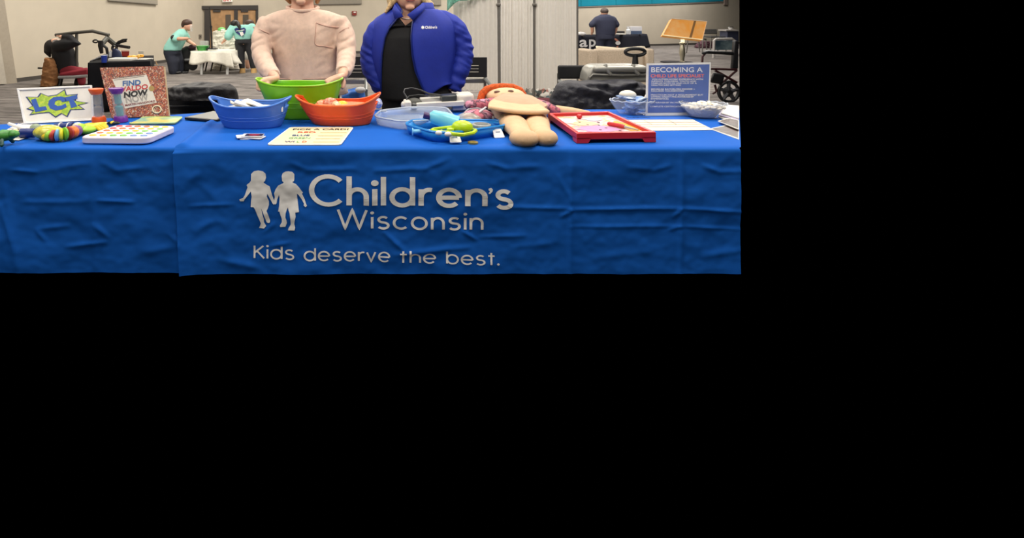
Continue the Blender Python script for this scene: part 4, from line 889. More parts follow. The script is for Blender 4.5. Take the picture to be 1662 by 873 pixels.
# woman in the pink sweater, holding the green tub
YA = 4.12
b = MB(); head(b, W(491, -26, YA-.03), .128, .13, .165)
b.capsule([W(491, -8, YA), W(491, 8, YA), W(491, 24, YA)], [.082, .086, .11], 16)
b.loft([(W(498, 230, YA), .2, .13), (W(496, 120, YA), .2, .12), (W(492, 50, YA), .22, .12), (W(492, 30, YA), .18, .09), (W(491, 18, YA), .12, .09)])
for sx, pts in ((-1, [(434, 40, YA), (425, 70, 4.03), (425, 92, 3.94), (434, 112, 3.80), (447, 127, 3.64)]), (1, [(551, 40, YA), (560, 70, 4.03), (561, 92, 3.94), (560, 108, 3.80), (556, 122, 3.66)])):
    b.capsule([W(*p) for p in pts], [.06, .055, .05, .045, .034], 12)
for dx, f in ((-.12, 'l'), (.12, 'r')): b.capsule([W(497, 190, YA)+Vector((dx, 0, 0)), Vector((W(497, 0, YA).x+dx, YA, .5)), Vector((W(497, 0, YA).x+dx, YA+.02, .1)), Vector((W(497, 0, YA).x+dx, YA-.1, .045))], [.09, .07, .05, .045], 12)
# left hand (viewer's left): thumb inside the tub, fingers round the handle
for k in range(4):
    yk = 3.49-.036*k
    b.capsule([W(448, 127.5, yk+.10), W(436, 128.5+.5*k, yk), W(425, 130+1.2*k, yk-.01)], [.022, .021, .018], 8)
    b.capsule([W(425, 130+1.2*k, yk-.01), W(418.5, 133+1.8*k, yk-.01), W(418, 138+2*k, yk-.02), W(422.5, 142+1.6*k, yk-.03)], [.0175, .0165, .015, .013], 8)
b.capsule([W(446, 129, 3.52), W(439, 132, 3.42), W(434, 137, 3.36)], [.022, .018, .015], 8)
# right hand: fingers over the rim inside, thumb outside
for k in range(4):
    yk = 3.50-.036*k
    b.capsule([W(556, 123, yk+.10), W(549, 124.5+.6*k, yk), W(543, 126+1.1*k, yk-.01)], [.022, .021, .018], 8)
    b.capsule([W(543, 126+1.1*k, yk-.01), W(536, 128.2+1.4*k, yk-.02), W(529+1.2*k, 131.5+1.3*k, yk-.03)], [.0175, .016, .0135], 8)
b.capsule([W(555, 127, 3.58), W(557.5, 134, 3.52), W(556, 142, 3.50)], [.022, .018, .015], 8)
wa = obj('person', b, m_skin2, org=(W(496, 0, YA).x, YA, 0), vox=.0075, sm=4)
tag(wa, 'woman in a pale pink sweater standing behind the green tub, gripping its handles', 'person')
eyes(wa, W(491, -26, YA-.03), .128, .13, .165, (0, -1, 0))
m_sw = mat('pink_knit', (228, 196, 176), .9, noise_amt=.05, nscale=40, bump=.25, bscale=350, sheen=.2)
sw_ = prow([(152, 441, 566, .19), (130, 444, 560, .19), (105, 445, 553, .185), (82, 442, 549, .185), (62, 437, 552, .18), (45, 428, 559, .165), (32, 424, 562, .14), (25, 432, 554, .125), (19, 447, 537, .115), (15.5, 460, 523, .108)], YA)
for pts, rad, ph in (([(436, 36, YA), (425, 58, 4.05), (424.5, 88, 3.95), (433, 110, 3.82), (445, 123.5, 3.68)], [.085, .073, .073, .066, .05], 0), ([(548, 36, YA), (561, 58, 4.05), (562, 88, 3.95), (560.5, 106, 3.82), (556, 118.5, 3.70)], [.085, .073, .073, .066, .052], 1.4)):
    P, R = ripple([W(*p) for p in pts], rad, 30, .05, 8, ph); sw_.tube(P, R, 18)
so = obj('sweater', sw_, m_sw, wa, vox=.011, sm=6)
for v in so.data.vertices:   # soft folds
    q = v.co+ORG[so.name]; v.co.y += .014*noise.noise(Vector((q.x*8, 2, q.z*5+q.x*6)))+.034*(.35-abs(noise.noise(Vector((q.x*7+q.z*3, 5, q.z*15-q.x*8)))))*min(1, abs(q.x-W(492, 0, YA).x)/.3)**2
fs = surf(so); m_seam = mat('pink_seam', (205, 165, 148), .9)
for nm, pts in (('pocket_seam', [(513, 37), (530, 42.5), (550, 44.5)]), ('pocket_edge', [(513, 37.5), (512, 55), (511.8, 72), (526, 75), (540, 78)]), ('sleeve_seam', [(411, 44), (424, 49), (437, 55)]), ('sleeve_seam', [(566, 45), (558, 48), (551, 53)]), ('hem_rib', [(446, 127), (470, 128.5), (500, 128), (530, 127.5), (544, 126)])):
    obj(nm, MB().tube(ripple([fs(x, y, .0) for x, y in pts], [.004]*len(pts), 16, 0)[0], .0045, 6), m_seam, wa)
nk = [W(491+25*math.cos(a), 12+6*math.sin(a)*(1 if math.sin(a) > 0 else .3), YA-.115*math.sin(a)) for a in [2*PI*i/24 for i in range(25)]]
obj('neck_rib', MB().tube(nk, .014, 8), m_sw, wa)
pn = MB(); X0 = W(500, 0, YA).x
pn.loft([(Vector((X0, YA, .78)), .24, .16), (Vector((X0, YA, .98)), .26, .17)])
for dx in (-.125, .125): pn.tube([Vector((X0+dx, YA, .84)), Vector((X0+dx, YA, .45)), Vector((X0+dx, YA+.02, .1))], [.125, .095, .075], 16)
obj('trousers', pn, mat('black_denim', (26, 26, 30), .8, noise_amt=.2, nscale=60), wa, vox=.014, sm=4)
for dx in (-.125, .125): obj('shoe', MB().ell(Vector((X0+dx, YA-.07, .045)), (.06, .15, .045)), m_black, wa)
hr = MB(); hc = W(491, -26, YA+.02); hr.ell(hc+Vector((0, .02, .035)), (.142, .135, .16))
for k in (-1, 1): hr.capsule([hc+Vector((k*.13, .0, 0)), hc+Vector((k*.128, .0, -.1)), hc+Vector((k*.105, .06, -.14))], [.03, .028, .02], 8)
obj('hair', hr, mat('hair_fair', (168, 132, 92), .6, noise_amt=.25, nscale=50), wa, vox=.012, sm=3)

# woman in the blue zip jacket
YB = 4.3
b = MB(); hcB = W(664, -16, YB-.03); head(b, hcB, .128, .13, .168)
b.capsule([W(663, 0, YB), W(661, 18, YB), W(660, 34, YB-.02)], [.085, .085, .10], 16)
b.loft([(W(668, 230, YB), .19, .12), (W(666, 120, YB), .18, .12), (W(664, 60, YB), .18, .12), (W(662, 38, YB), .17, .12), (W(662, 24, YB), .13, .1)])
for pts in ([(628, 46, YB), (606, 75, YB), (601, 100, YB), (616, 130, 4.24), (628, 148, 4.26)], [(718, 44, YB), (745, 72, YB), (750, 92, YB), (738, 125, 4.24), (722, 148, 4.26)]):
    b.capsule([W(*p) for p in pts], [.06, .055, .05, .045, .036], 12)
hand(b, W(628, 148, 4.26), (.3, .15, -1), (.9, .2, .2), .19, .3); hand(b, W(722, 148, 4.26), (-.3, .15, -1), (-.9, .2, .2), .19, .3)
X1 = W(672, 0, YB).x
for dx in (-.14, .14): b.capsule([Vector((X1+dx, YB, .8)), Vector((X1+dx, YB, .45)), Vector((X1+dx, YB+.02, .1)), Vector((X1+dx, YB-.1, .045))], [.1, .07, .05, .045], 12)
wb_ = obj('person', b, m_skin, org=(X1, YB, 0), vox=.0085, sm=4)
tag(wb_, 'blonde woman in an open royal blue zip jacket over a black top, hands in pockets', 'person')
eyes(wb_, hcB, .128, .13, .168, (0, -1, 0))
fb = surf(wb_)
m_blk = mat('black_jersey', (13, 13, 15), .85, noise_amt=.15, nscale=8, bump=.1, bscale=30)
sh = prow([(158, 612, 738, .21), (130, 608, 722, .215), (105, 608, 714, .218), (80, 608, 710, .218), (60, 610, 712, .208), (48, 616, 710, .18), (41, 628, 700, .16)], YB)
obj('top', sh, m_blk, wb_, vox=.011, sm=6)
obj('top_shoulder', MB().add([W(632, 43, YB-.16), W(640, 30, YB-.12), W(648, 29, YB-.12), W(658, 42, YB-.178)], [(0, 1, 2, 3)]), m_blk, wb_, solid=.01)
obj('top_shoulder', MB().add([W(658, 42, YB-.178), W(671, 33, YB-.13), W(680, 33, YB-.12), W(688, 44, YB-.16)], [(0, 1, 2, 3)]), m_blk, wb_, solid=.01)
m_jk = mat('jacket_blue', (22, 46, 158), .7, noise_amt=.06, nscale=10, bump=.06, bscale=40)
def sheet(rows, ncol=40):
    rs = []
    for py, l, r, el, er, ry in rows:
        s = S(YB); cx = ((l+r)/2-CX)*s; rx = (r-l)/2*s; c = W((l+r)/2, py, YB)
        a0 = -math.acos(max(-1, min(1, ((er-CX)*S(YB-ry)-cx)/rx))); a1 = 2*PI-math.acos(max(-1, min(1, ((el-CX)*S(YB-ry)-cx)/rx)))
        rs.append([c+Vector((rx*math.cos(a0+(a1-a0)*i/ncol), ry*math.sin(a0+(a1-a0)*i/ncol), 0)) for i in range(ncol+1)])
    return rs
jr = [(151, 610, 741, 619, 694, .225), (144, 609, 739, 619, 690, .228), (134, 607, 736, 619, 684, .228), (111, 603, 736, 619, 674, .23), (87, 600, 739, 620, 669, .235), (60, 602, 741, 625, 667, .225), (45, 602, 741, 632, 668, .20), (34, 606, 738, 642, 670, .175), (26, 616, 730, 650, 673, .155), (20, 628, 720, 653, 676, .14), (15, 636, 708, 652, 678, .13)]
rs = sheet(jr)
# raise the hem towards the side as it pulls up over the hand
for k in range(3):
    for i, p in enumerate(rs[k]):
        t = i/40
        if t < .2: p.z += (.085-.03*k)*min(1, t/.09)*(1 if t > .0 else 0)
mbj = MB(); mbj.rings(rs, closed=False)
jo = obj('jacket_body', mbj, m_jk, wb_, solid=.014, sub=1)
for v in jo.data.vertices:
    q = v.co+ORG[jo.name]; v.co += Vector((0, 1, 0))*(.014*noise.noise(Vector((q.x*8, 1, q.z*6+q.x*6))))
slv = []
for pts, rad, ph in (([(646, 33, YB), (626, 39, YB), (610, 54, YB), (602, 80, YB), (601, 102, YB-.02), (609, 124, YB-.05), (620, 146, YB-.06)], [.06, .085, .085, .08, .08, .072, .062], 0), ([(690, 28, YB), (716, 33, YB), (737, 48, YB), (749, 74, YB), (750, 95, YB-.02), (743, 120, YB-.05), (735, 146, YB-.06)], [.06, .085, .098, .09, .085, .076, .066], 2)):
    P, R = ripple([W(*p) for p in pts], rad, 64, .045, 11, ph)
    o = obj('sleeve', MB().tube(P, R, 28), m_jk, wb_, vox=.012, sm=2); slv.append(o)
    for v in o.data.vertices:
        q = v.co+ORG[o.name]; v.co += Vector((.5*(1 if q.x > X1 else -1), -.8, 0))*.034*(.3-abs(noise.noise(Vector((q.x*5, q.y*4, q.z*17+q.x*9)))))*min(1, max(.15, (1.45-q.z)/.3))
# stand-up collar
cl_r = []
for k, (py, l, r, el, er, ry) in enumerate([(24, 630, 712, 653, 674, .145), (14, 636, 704, 651, 678, .135), (5, 638, 701, 645, 686, .13)]): cl_r.append((py, l, r, el, er, ry))
obj('collar', MB().rings(sheet(cl_r, 32), closed=False), m_jk, wb_, solid=.014)
obj('collar_lapel', MB().add([W(671, 33, YB-.21), W(661, 24, YB-.20), W(686, 5, YB-.15), (W(692, 12, YB-.15))], [(0, 1, 2, 3)]), m_jk, wb_, solid=.012)
obj('collar_lapel', MB().add([W(655, 27, YB-.20), W(641, 7, YB-.15), W(637, 16, YB-.15), (W(640, 30, YB-.19))], [(0, 1, 2, 3)]), m_jk, wb_, solid=.012)
for e, nm in ((0, 'zip_edge'), (40, 'zip_edge')):
    obj(nm, MB().tube([r[e]+Vector((0, -.006, 0)) for r in rs], .006, 6), mat('zip_blue', (16, 34, 110), .4), wb_)
fj = surf(jo)
def jlogo(x, y): return fj(x, y, .012)
obj('chest_logo', text_px(jlogo, "Children's", 690, 46.5, 709.5, 46, 4.2, .02), m_print, wb_, smooth=False, label='white embroidered logo')
obj('chest_logo_mark', MB().add([jlogo(686.3+3.2*math.cos(a)*(1 if i % 2 else .65), 44.5+3*math.sin(a)*(1 if i % 2 else .65)) for i, a in enumerate([2*PI*i/12 for i in range(12)])], [tuple(range(12))]), m_print, wb_, smooth=False)
pn = MB(); pn.loft([(Vector((X1, YB, .76)), .28, .17), (Vector((X1, YB, 1.0)), .29, .18)])
for dx in (-.14, .14): pn.tube([Vector((X1+dx, YB, .84)), Vector((X1+dx, YB, .45)), Vector((X1+dx, YB+.02, .1))], [.14, .1, .08], 16)
obj('trousers', pn, mat('black_twill', (16, 16, 18), .8, noise_amt=.2, nscale=60), wb_, vox=.014, sm=4)
for dx in (-.14, .14): obj('shoe', MB().ell(Vector((X1+dx, YB-.07, .045)), (.06, .15, .045)), m_black, wb_)
hr = MB(); hr.ell(hcB+Vector((0, .04, .04)), (.15, .14, .165))
for k, (x0, x1, yb) in ((-1, (636, 630, 20)), (1, (690, 699, 11))):
    for q in range(5):
        hr.capsule([hcB+Vector((k*.13, -.01+.03*q, .02)), W(x0+(q-2)*1.6*k, 2, YB-.06+.03*q), W(x1+(q-2)*2.2, yb-q, YB-.07+.03*q)], [.03, .028, .012], 8)
obj('hair', hr, mat('hair_blonde', (205, 172, 120), .5, noise_amt=.3, nscale=45, bump=.5, bscale=120), wb_, vox=.009, sm=2)
obj('necklace', MB().tube([fb(x, y, .004) for x, y in ((648, 26), (654, 30), (661, 31), (668, 29))], .002, 5), m_steel, wb_)

# generic smaller figures
def clothed(name_label, Y, org, skin, skinparts, clothes, grp=None, vox=.02):
    b = MB()
    for fn in skinparts: fn(b)
    o = obj('person', b, skin, org=org, vox=vox, sm=2); tag(o, name_label, 'person', grp)
    for nm, mb, m, vx in clothes: obj(nm, mb, m, o, vox=vx, sm=3)
    return o
m_teal_t = mat('teal_shirt', (150, 212, 200), .85, noise_amt=.06, nscale=6); m_navyp = mat('navy_trousers', (38, 42, 56), .85); m_blkp = mat('black_leggings', (34, 34, 38), .85)
m_hairb = mat('hair_brown', (70, 48, 38), .6); m_hairk = mat('hair_black', (28, 24, 24), .6)
def cap(Y, pts, rad): return lambda b: b.capsule([W(x, y, Y+dy) for x, y, dy in pts], rad, 10)
Y1 = 13.6; s1 = S(Y1)
shirt = prow([(82, 266, 293, .2), (75, 267, 297, .2), (65, 273, 302, .2), (56, 280, 305, .18), (50, 287, 303, .14), (46.5, 292, 301, .1)], Y1)
shirt.capsule([W(289, 56, Y1-.14), W(285, 63, Y1-.2)], [.09, .1], 10); shirt.capsule([W(300, 55, Y1+.12), W(303, 61, Y1+.14)], [.09, .09], 10)
leg_ = MB(); leg_.capsule([W(276, 84, Y1), W(281, 101, Y1-.05), W(282, 115, Y1-.05)], [.17, .15, .13], 12); leg_.capsule([W(284, 84, Y1+.1), W(290, 101, Y1+.12), W(291, 115, Y1+.15)], [.16, .14, .13], 12); leg_.loft([(W(279, 88, Y1), .2, .18), (W(279, 80, Y1), .2, .18)])
hairA = MB(); hairA.ell(W(303.5, 37, Y1), (.135, .13, .095)); hairA.ell(W(299, 40, Y1+.02), (.07, .12, .1))
cuffs = MB(); cuffs.capsule([W(285, 62, Y1-.2), W(281.5, 61, Y1-.21)], [.075, .075], 10)
def armA(b):
    b.capsule([W(288, 58, Y1-.15), W(282, 63, Y1-.21), W(295, 63, Y1-.25), W(304, 62.5, Y1-.25)], [.06, .055, .05, .04], 10); hand(b, W(303, 62.5, Y1-.25), (1, 0, .05), (0, -.3, -1), .17, .4)
    b.capsule([W(300, 58, Y1+.12), W(305, 66, Y1+.12), W(315, 72, Y1-.1)], [.06, .05, .04], 10); hand(b, W(314, 71.5, Y1-.1), (1, 0, -.4), (0, -.3, -1), .16, .4)
pa = clothed('volunteer in a teal shirt and face shield bending over the white table', Y1, W(284, 118, Y1), m_skin, [lambda b: head(b, W(304.5, 42, Y1), .10, .12, .13, (1, -.25, -.1)), cap(Y1, [(299, 46, 0), (296, 52, 0), (285, 70, 0), (279, 84, 0)], [.07, .1, .14, .15]), armA, cap(Y1, [(277, 84, 0), (282, 101, -.05), (283, 117, -.05)], [.1, .08, .06]), cap(Y1, [(285, 84, .1), (291, 101, .12), (292, 117, .15)], [.1, .08, .06])],
             [('shirt', shirt, m_teal_t, .02), ('trousers', leg_, m_navyp, .025), ('hair', hairA, m_hairb, .015), ('undersleeve', cuffs, m_black, .015)])
for x, dy in ((286, -.05), (297, .15)): obj('shoe', MB().ell(W(x, 117.6, Y1+dy), (.14, .08, .045)), m_black, pa)
obj('face_shield', MB().grid(lambda u, v: W(308.5+4*math.sin(u*PI*.7), 40+11*v, Y1-.12+.24*u), 6, 4), mat('shield_clear', (235, 238, 238), .1, alpha=.35), pa, solid=.004)
Y2 = 13.9
shirtB = prow([(64, 382, 408, .19), (56, 381, 410, .2), (48, 376, 412, .19), (43, 379, 409, .16), (40, 385, 405, .12)], Y2)
shirtB.capsule([W(379, 45, Y2), W(372, 55, Y2-.1), W(370.5, 59, Y2-.12)], [.12, .11, .11], 10); shirtB.capsule([W(409, 45, Y2), W(413, 55, Y2-.05)], [.12, .11], 10)
legsB = MB(); legsB.loft([(W(396, 70, Y2), .21, .19), (W(396, 62, Y2), .2, .17)]); legsB.capsule([W(389, 70, Y2), W(391, 90, Y2), W(393, 110, Y2)], [.14, .1, .075], 12); legsB.capsule([W(404, 70, Y2), W(408, 90, Y2), W(411, 110, Y2)], [.14, .1, .075], 12)
hairB = MB(); hairB.ell(W(381.5, 38.5, Y2), (.125, .13, .1)); hairB.capsule([W(385, 37, Y2-.1), W(388, 42, Y2-.2), W(389, 47, Y2-.22)], [.06, .05, .025], 8)
def armB(b):
    b.capsule([W(378, 48, Y2), W(371, 58, Y2-.12), W(364.5, 66, Y2-.1)], [.06, .055, .04], 10); hand(b, W(365, 65.5, Y2-.1), (-.7, 0, -.6), (.3, -.8, -.4), .16, .5)
    b.capsule([W(410, 48, Y2), W(414, 60, Y2-.05), W(414, 70, Y2)], [.06, .05, .04], 10); hand(b, W(414, 70, Y2), (0, 0, -1), (-1, 0, 0), .16, .4)
pb = clothed('volunteer seen from behind in a teal shirt with a navy emblem and black leggings', Y2, W(400, 118, Y2), m_skin, [lambda b: head(b, W(382, 40, Y2), .10, .12, .12, (-.6, .8, 0)), cap(Y2, [(384, 43, 0), (394, 48, 0), (396, 66, 0)], [.07, .12, .14]), armB, cap(Y2, [(389, 68, 0), (391, 90, 0), (393, 115, 0)], [.1, .08, .06]), cap(Y2, [(404, 68, 0), (408, 90, 0), (411, 115, 0)], [.1, .08, .06])],
             [('shirt', shirtB, m_teal_t, .02), ('leggings', legsB, m_blkp, .025), ('hair', hairB, m_hairk, .015)])
for x in (393.5, 412): obj('boot', MB().loft([(W(x, 119.5, Y2), .075, .14), (W(x, 116, Y2), .07, .11), (W(x, 110.5, Y2), .07, .075)]), mat('tan_boot', (185, 148, 92), .7), pb)
fB = surf(pb.children[0]) if pb.children[0].name.startswith('shirt') else surf([c for c in pb.children if c.name.startswith('shirt')][0])
obj('emblem', MB().add([fB(x, y, .02) for x, y in [(380, 47), (384, 45), (390, 46.5), (396, 44.5), (399, 47), (398, 53), (394, 59), (388.5, 57), (383, 53)]], [tuple(range(9))]), mat('emblem_navy', (38, 52, 110), .7), pb, smooth=False)
obj('emblem_shape', MB().add([fB(x, y, .035) for x, y in [(389, 52.5), (394, 51.5), (396, 56), (392, 59), (390, 56)]], [tuple(range(5))]), mat('sign_white', (235, 232, 225)), pb, smooth=False)
obj('emblem_line', MB().add([fB(x, y, .035) for x, y in [(383, 50), (396.5, 48), (396.6, 49), (383, 51)]], [(0, 1, 2, 3)]), MATS['sign_white'], pb, smooth=False)
# second head behind
pc_ = clothed('person hidden behind the volunteer with the navy emblem, only brown hair showing', 14.8, W(404, 112, 14.8), m_skin, [lambda b: head(b, W(404, 40, 14.8), .1, .11, .13, (-1, 0, 0)), cap(14.8, [(404, 44, 0), (404, 60, 0), (404, 80, 0)], [.08, .15, .16]), cap(14.8, [(402, 80, 0), (402, 108, 0)], [.1, .07])], [('hair', MB().ell(W(405, 37.5, 14.8), (.13, .13, .1)), m_hairb, .015), ('shirt', prow([(78, 394, 412, .18), (50, 394, 412, .18), (45, 399, 408, .1)], 14.8), m_teal_t, .02)])
# man by the far table
Y3 = 20.4; m_navyt = mat('navy_shirt', (46, 50, 72), .85)
shm = prow([(58, 968, 997, .26), (46, 967, 998, .28), (33, 964, 999, .27), (27, 968, 995, .24), (23.5, 975, 988, .16)], Y3)
shm.capsule([W(970, 32, Y3), W(961, 40, Y3)], [.15, .13], 10); shm.capsule([W(994, 32, Y3), W(1000, 40, Y3)], [.15, .13], 10)
lgm = MB(); lgm.loft([(W(982, 64, Y3), .34, .28), (W(982, 55, Y3), .34, .26)]); lgm.capsule([W(975, 62, Y3), W(975, 80, Y3), (W(975, 88, Y3))], [.18, .15, .13], 10); lgm.capsule([W(989, 62, Y3), W(989, 80, Y3), W(989, 88, Y3)], [.18, .15, .13], 10)
def armM(b):
    for x0, x1, x2 in ((970, 961, 961.5), (994, 1000, 999)):
        b.capsule([W(x0, 35, Y3), W(x1, 42, Y3), W(x2, 51, Y3+.1)], [.08, .08, .06], 10); hand(b, W(x2, 50, Y3+.1), (0, .3, -1), (0, 1, 0), .22, .4)
pm = clothed('man in a dark navy shirt seen from behind at the far table', Y3, W(982, 90, Y3), m_skin, [lambda b: head(b, W(981, 19.5, Y3), .13, .15, .17, (0, 1, 0)), cap(Y3, [(981, 22, 0), (981, 31, 0), (982, 54, 0)], [.1, .17, .2]), armM, cap(Y3, [(975, 60, 0), (975, 89, 0)], [.13, .09]), cap(Y3, [(989, 60, 0), (989, 89, 0)], [.13, .09])], [('shirt', shm, m_navyt, .03), ('trousers', lgm, mat('navy_slacks', (34, 38, 58), .85), .03), ('hair', MB().ell(W(981, 17.8, Y3-.02), (.145, .16, .13)), mat('hair_grey', (84, 74, 70), .7), .02)])
for x in (975, 989): obj('shoe', MB().ell(W(x, 90, Y3+.1), (.1, .2, .06)), m_black, pm)
# seated figure in black holding the lift bar
Y4 = 11.2
def armS(b):
    b.capsule([W(96, 72, Y4-.2), W(124, 68, Y4-.25), W(112, 62, Y4-.2), W(98, 60, Y4-.15)], [.07, .06, .05, .04], 10); hand(b, W(99, 60, Y4-.15), (-1, 0, .3), (0, -.4, -1), .16, .6)
    b.capsule([W(108, 72, Y4+.2), W(120, 64, Y4+.2), W(103, 59, Y4+.05)], [.07, .055, .04], 10)
tsS = prow([(118, 92, 124, .2), (105, 89, 125, .22), (90, 87, 123, .22), (78, 86, 116, .2), (72, 90, 108, .14)], Y4)
tsS.capsule([W(93, 75, Y4-.18), W(110, 72, Y4-.24), W(125, 69, Y4-.26), W(114, 62, Y4-.22), W(104, 60, Y4-.16)], [.12, .12, .1, .085, .06], 12); tsS.capsule([W(108, 74, Y4+.2), W(120, 65, Y4+.2), W(106, 60, Y4+.06)], [.11, .09, .06], 12)
hS = MB(); hS.ell(W(84, 75, Y4), (.145, .14, .145)); hS.capsule([W(78, 76, Y4), W(77, 84, Y4), W(81, 91, Y4)], [.08, .07, .03], 10)
pS = clothed('seated person in black clothes with raised arms holding the grey lift bar', Y4, W(106, 136, Y4), m_skin2, [lambda b: head(b, W(88, 72, Y4), .10, .11, .13, (1, -.1, .2)), cap(Y4, [(92, 76, 0), (104, 84, 0), (108, 114, 0)], [.08, .14, .16]), armS, cap(Y4, [(108, 116, -.1), (132, 117, -.2), (134, 134, -.25)], [.12, .09, .06]), cap(Y4, [(108, 116, .15), (132, 117, .15), (134, 134, .15)], [.12, .09, .06])], [('hooded_top', tsS, mat('black_top', (20, 20, 24), .85, noise_amt=.2, nscale=10), .02), ('hair', hS, m_hairk, .015)])
tr = MB(); tr.capsule([W(106, 115, Y4-.1), W(131, 117, Y4-.22), W(133, 133, Y4-.25)], [.13, .11, .08], 10); tr.capsule([W(106, 115, Y4+.15), W(131, 117, Y4+.15), W(133, 133, Y4+.15)], [.13, .11, .08], 10)
obj('trousers', tr, mat('maroon_blanket', (130, 30, 45), .85), pS, vox=.02)
obj('face_mask', MB().ell(W(91, 68.5, Y4-.05), (.06, .09, .06)), mat('mask_grey', (165, 165, 165), .7), pS)

# ---------------------------------------------------------------- chairs, screen and what stands behind the table
m_chair = mat('chair_black', (26, 26, 28), .5); m_chrome = mat('chair_chrome', (165, 163, 158), .3, .8); m_cushion = mat('cushion_black', (30, 30, 34), .8)
def slat_chair(pxl, pxr, pyt, pyb, Y, label, slots=3, bar=True, seat_z=.5, ribs=0):
    s = S(Y); x0, x1 = (pxl-CX)*s, (pxr-CX)*s; zt, zb = H-(pyt-CY)*s, H-(pyb-CY)*s; xc = (x0+x1)/2; wd = x1-x0
    t = thing('stacking_chair', label, 'chair', (xc, Y+.25, 0), 'black chairs behind the table')
    hs = zt-zb; mb = MB(); zz = [zt, zt-hs*.38]+[zt-hs*(.38+.14*(k+1)) for k in range(slots-1)]+[zb] if slots else [zt, zb]
    # back panel with horizontal slots through it
    g = hs*.035
    sw = wd*.18
    back = MB()
    if not slots: back.box((xc, Y, (zt+zb)/2), (wd, .03, hs))
    else: back.box((x0+sw/2, Y, (zt+zb)/2), (sw, .03, hs)); back.box((x1-sw/2, Y, (zt+zb)/2), (sw, .03, hs))
    zs = [zt-hs*(.42+.16*k) for k in range(slots)]; cur = zt
    for z in (zs+[None] if slots else []):
        lo = (z+g/2) if z else zb
        back.box((xc, Y, (cur+lo)/2), (wd-2*sw+.002, .03, cur-lo)); cur = (z-g/2) if z else cur
    obj('backrest', back, m_chair, t, smooth=False, bevel=0 if slots else .04)
    if ribs:
        for k in range(ribs): obj('back_rib', MB().box((xc, Y-.02, zt-hs*(.28+.2*k)), (wd*.94, .012, hs*.05)), mat('rib_sheen', (48, 48, 50), .35), t, bevel=.004)
    if bar: obj('lumbar_bar', MB().box((xc, Y+.01, zb-hs*.2), (wd*.96, .025, hs*.22)), m_chrome, t, bevel=.005)
    obj('seat', MB().box((xc, Y-.25, seat_z), (wd*.98, .5, .06)), m_cushion, t, bevel=.02)
    for k in (-1, 1):
        xk = xc+k*wd*.47
        obj('back_post', MB().tube([(xk, Y+.02, zb+.05), (xk, Y+.02, seat_z)], .016, 8), m_chrome, t)
        obj('leg', MB().tube([(xk, Y+.02, seat_z), (xk, Y+.1, 0)], .016, 8), m_chrome, t); obj('leg', MB().tube([(xk, Y-.42, seat_z), (xk, Y-.46, 0)], .016, 8), m_chrome, t)
        obj('armrest', MB().tube([(xk, Y, zb-.02), (xk, Y-.2, zb-.05), (xk, Y-.36, zb-.09)], .018, 8), m_grey, t)
    return t
slat_chair(718, 790, 93, 125, 5.6, 'black slotted chair at the right of the woman in blue')
slat_chair(545, 596, 92, 126, 5.6, 'black slotted chair between the two women')
slat_chair(272, 378, 142, 205, 4.75, 'black slatted chair under the dark coat at the left', 0, False, ribs=4)
slat_chair(905, 1003, 106, 128, 4.95, 'black chair with the quilted coat hung on it at the right', 0, False)
# coats
def coat(label, rows, Y, m, amp, name='coat', thick=.09):
    mb = MB(); n = 40; rs = []
    for py, l, r in rows:
        c = W((l+r)/2, py, Y); rx = (r-l)/2*S(Y); rs.append([c+Vector((rx*math.copysign(abs(math.cos(a))**.7, math.cos(a)), thick*math.sin(a), 0)) for a in [2*PI*i/n for i in range(n)]])
    mb.rings(rs); o = obj(name, mb, m, org=W((rows[0][1]+rows[0][2])/2, rows[0][0], Y), vox=.014, sm=3); tag(o, label, 'coat')
    b = ORG[o.name]
    for v in o.data.vertices:
        q = v.co+b; v.co += Vector((.3, -1, .5))*amp*(noise.noise(Vector((q.x*7, q.y*3, q.z*16)))+.5*noise.noise(Vector((q.x*20, q.y*9, q.z*30))))
    return o
coat('black coat thrown over the chair beside the picture book', [(160, 268, 388), (152, 270, 386), (144, 273, 382), (139, 280, 374), (137, 292, 360)], 4.55, mat('coat_black', (30, 29, 32), .6, noise_amt=.3, nscale=14, bump=.4, bscale=30), .034, thick=.16)
coat('dark quilted coat hung over the chair beside the silver case', [(190, 888, 1052), (182, 890, 1052), (165, 893, 1052), (150, 897, 1050), (138, 903, 1048), (132, 912, 1040)], 4.55, mat('coat_quilted', (38, 38, 46), .6, noise_amt=.25, nscale=18, bump=.5, bscale=25), .034, thick=.15)
coat('tan corduroy jacket hung on the red wheelchair', [(140, 66, 92), (128, 68, 94), (112, 70, 94), (100, 73, 90), (94, 75, 88)], 11.0, mat('coat_tan', (160, 112, 70), .85, noise_amt=.2, nscale=6), .05, thick=.12)
b0 = coat('crumpled blue bag on the chair between the two women', [(160, 553, 594), (152, 555, 593), (147, 563, 592), (143.5, 575, 590)], 5.2, mat('bag_blue', (44, 100, 180), .5, noise_amt=.2, nscale=14), .02, 'blue_bag', .12); b0['category'] = 'bag'
obj('bag_flap', MB().ell(W(585, 146, 5.02), (.05, .04, .03)), mat('bag_white', (190, 190, 190), .6), b0)
p = W(614, 168, 3.62); simple('ribbon_tuft', 'small blue and white ribbon tuft behind the orange tub', 'ribbon', MB().ell(p, (.028, .03, .035), None, 8, 6), mat('ribbon', (120, 140, 200), .5, noise_amt=.5, nscale=60, rgb2=(225, 225, 235)), p, smooth=False)

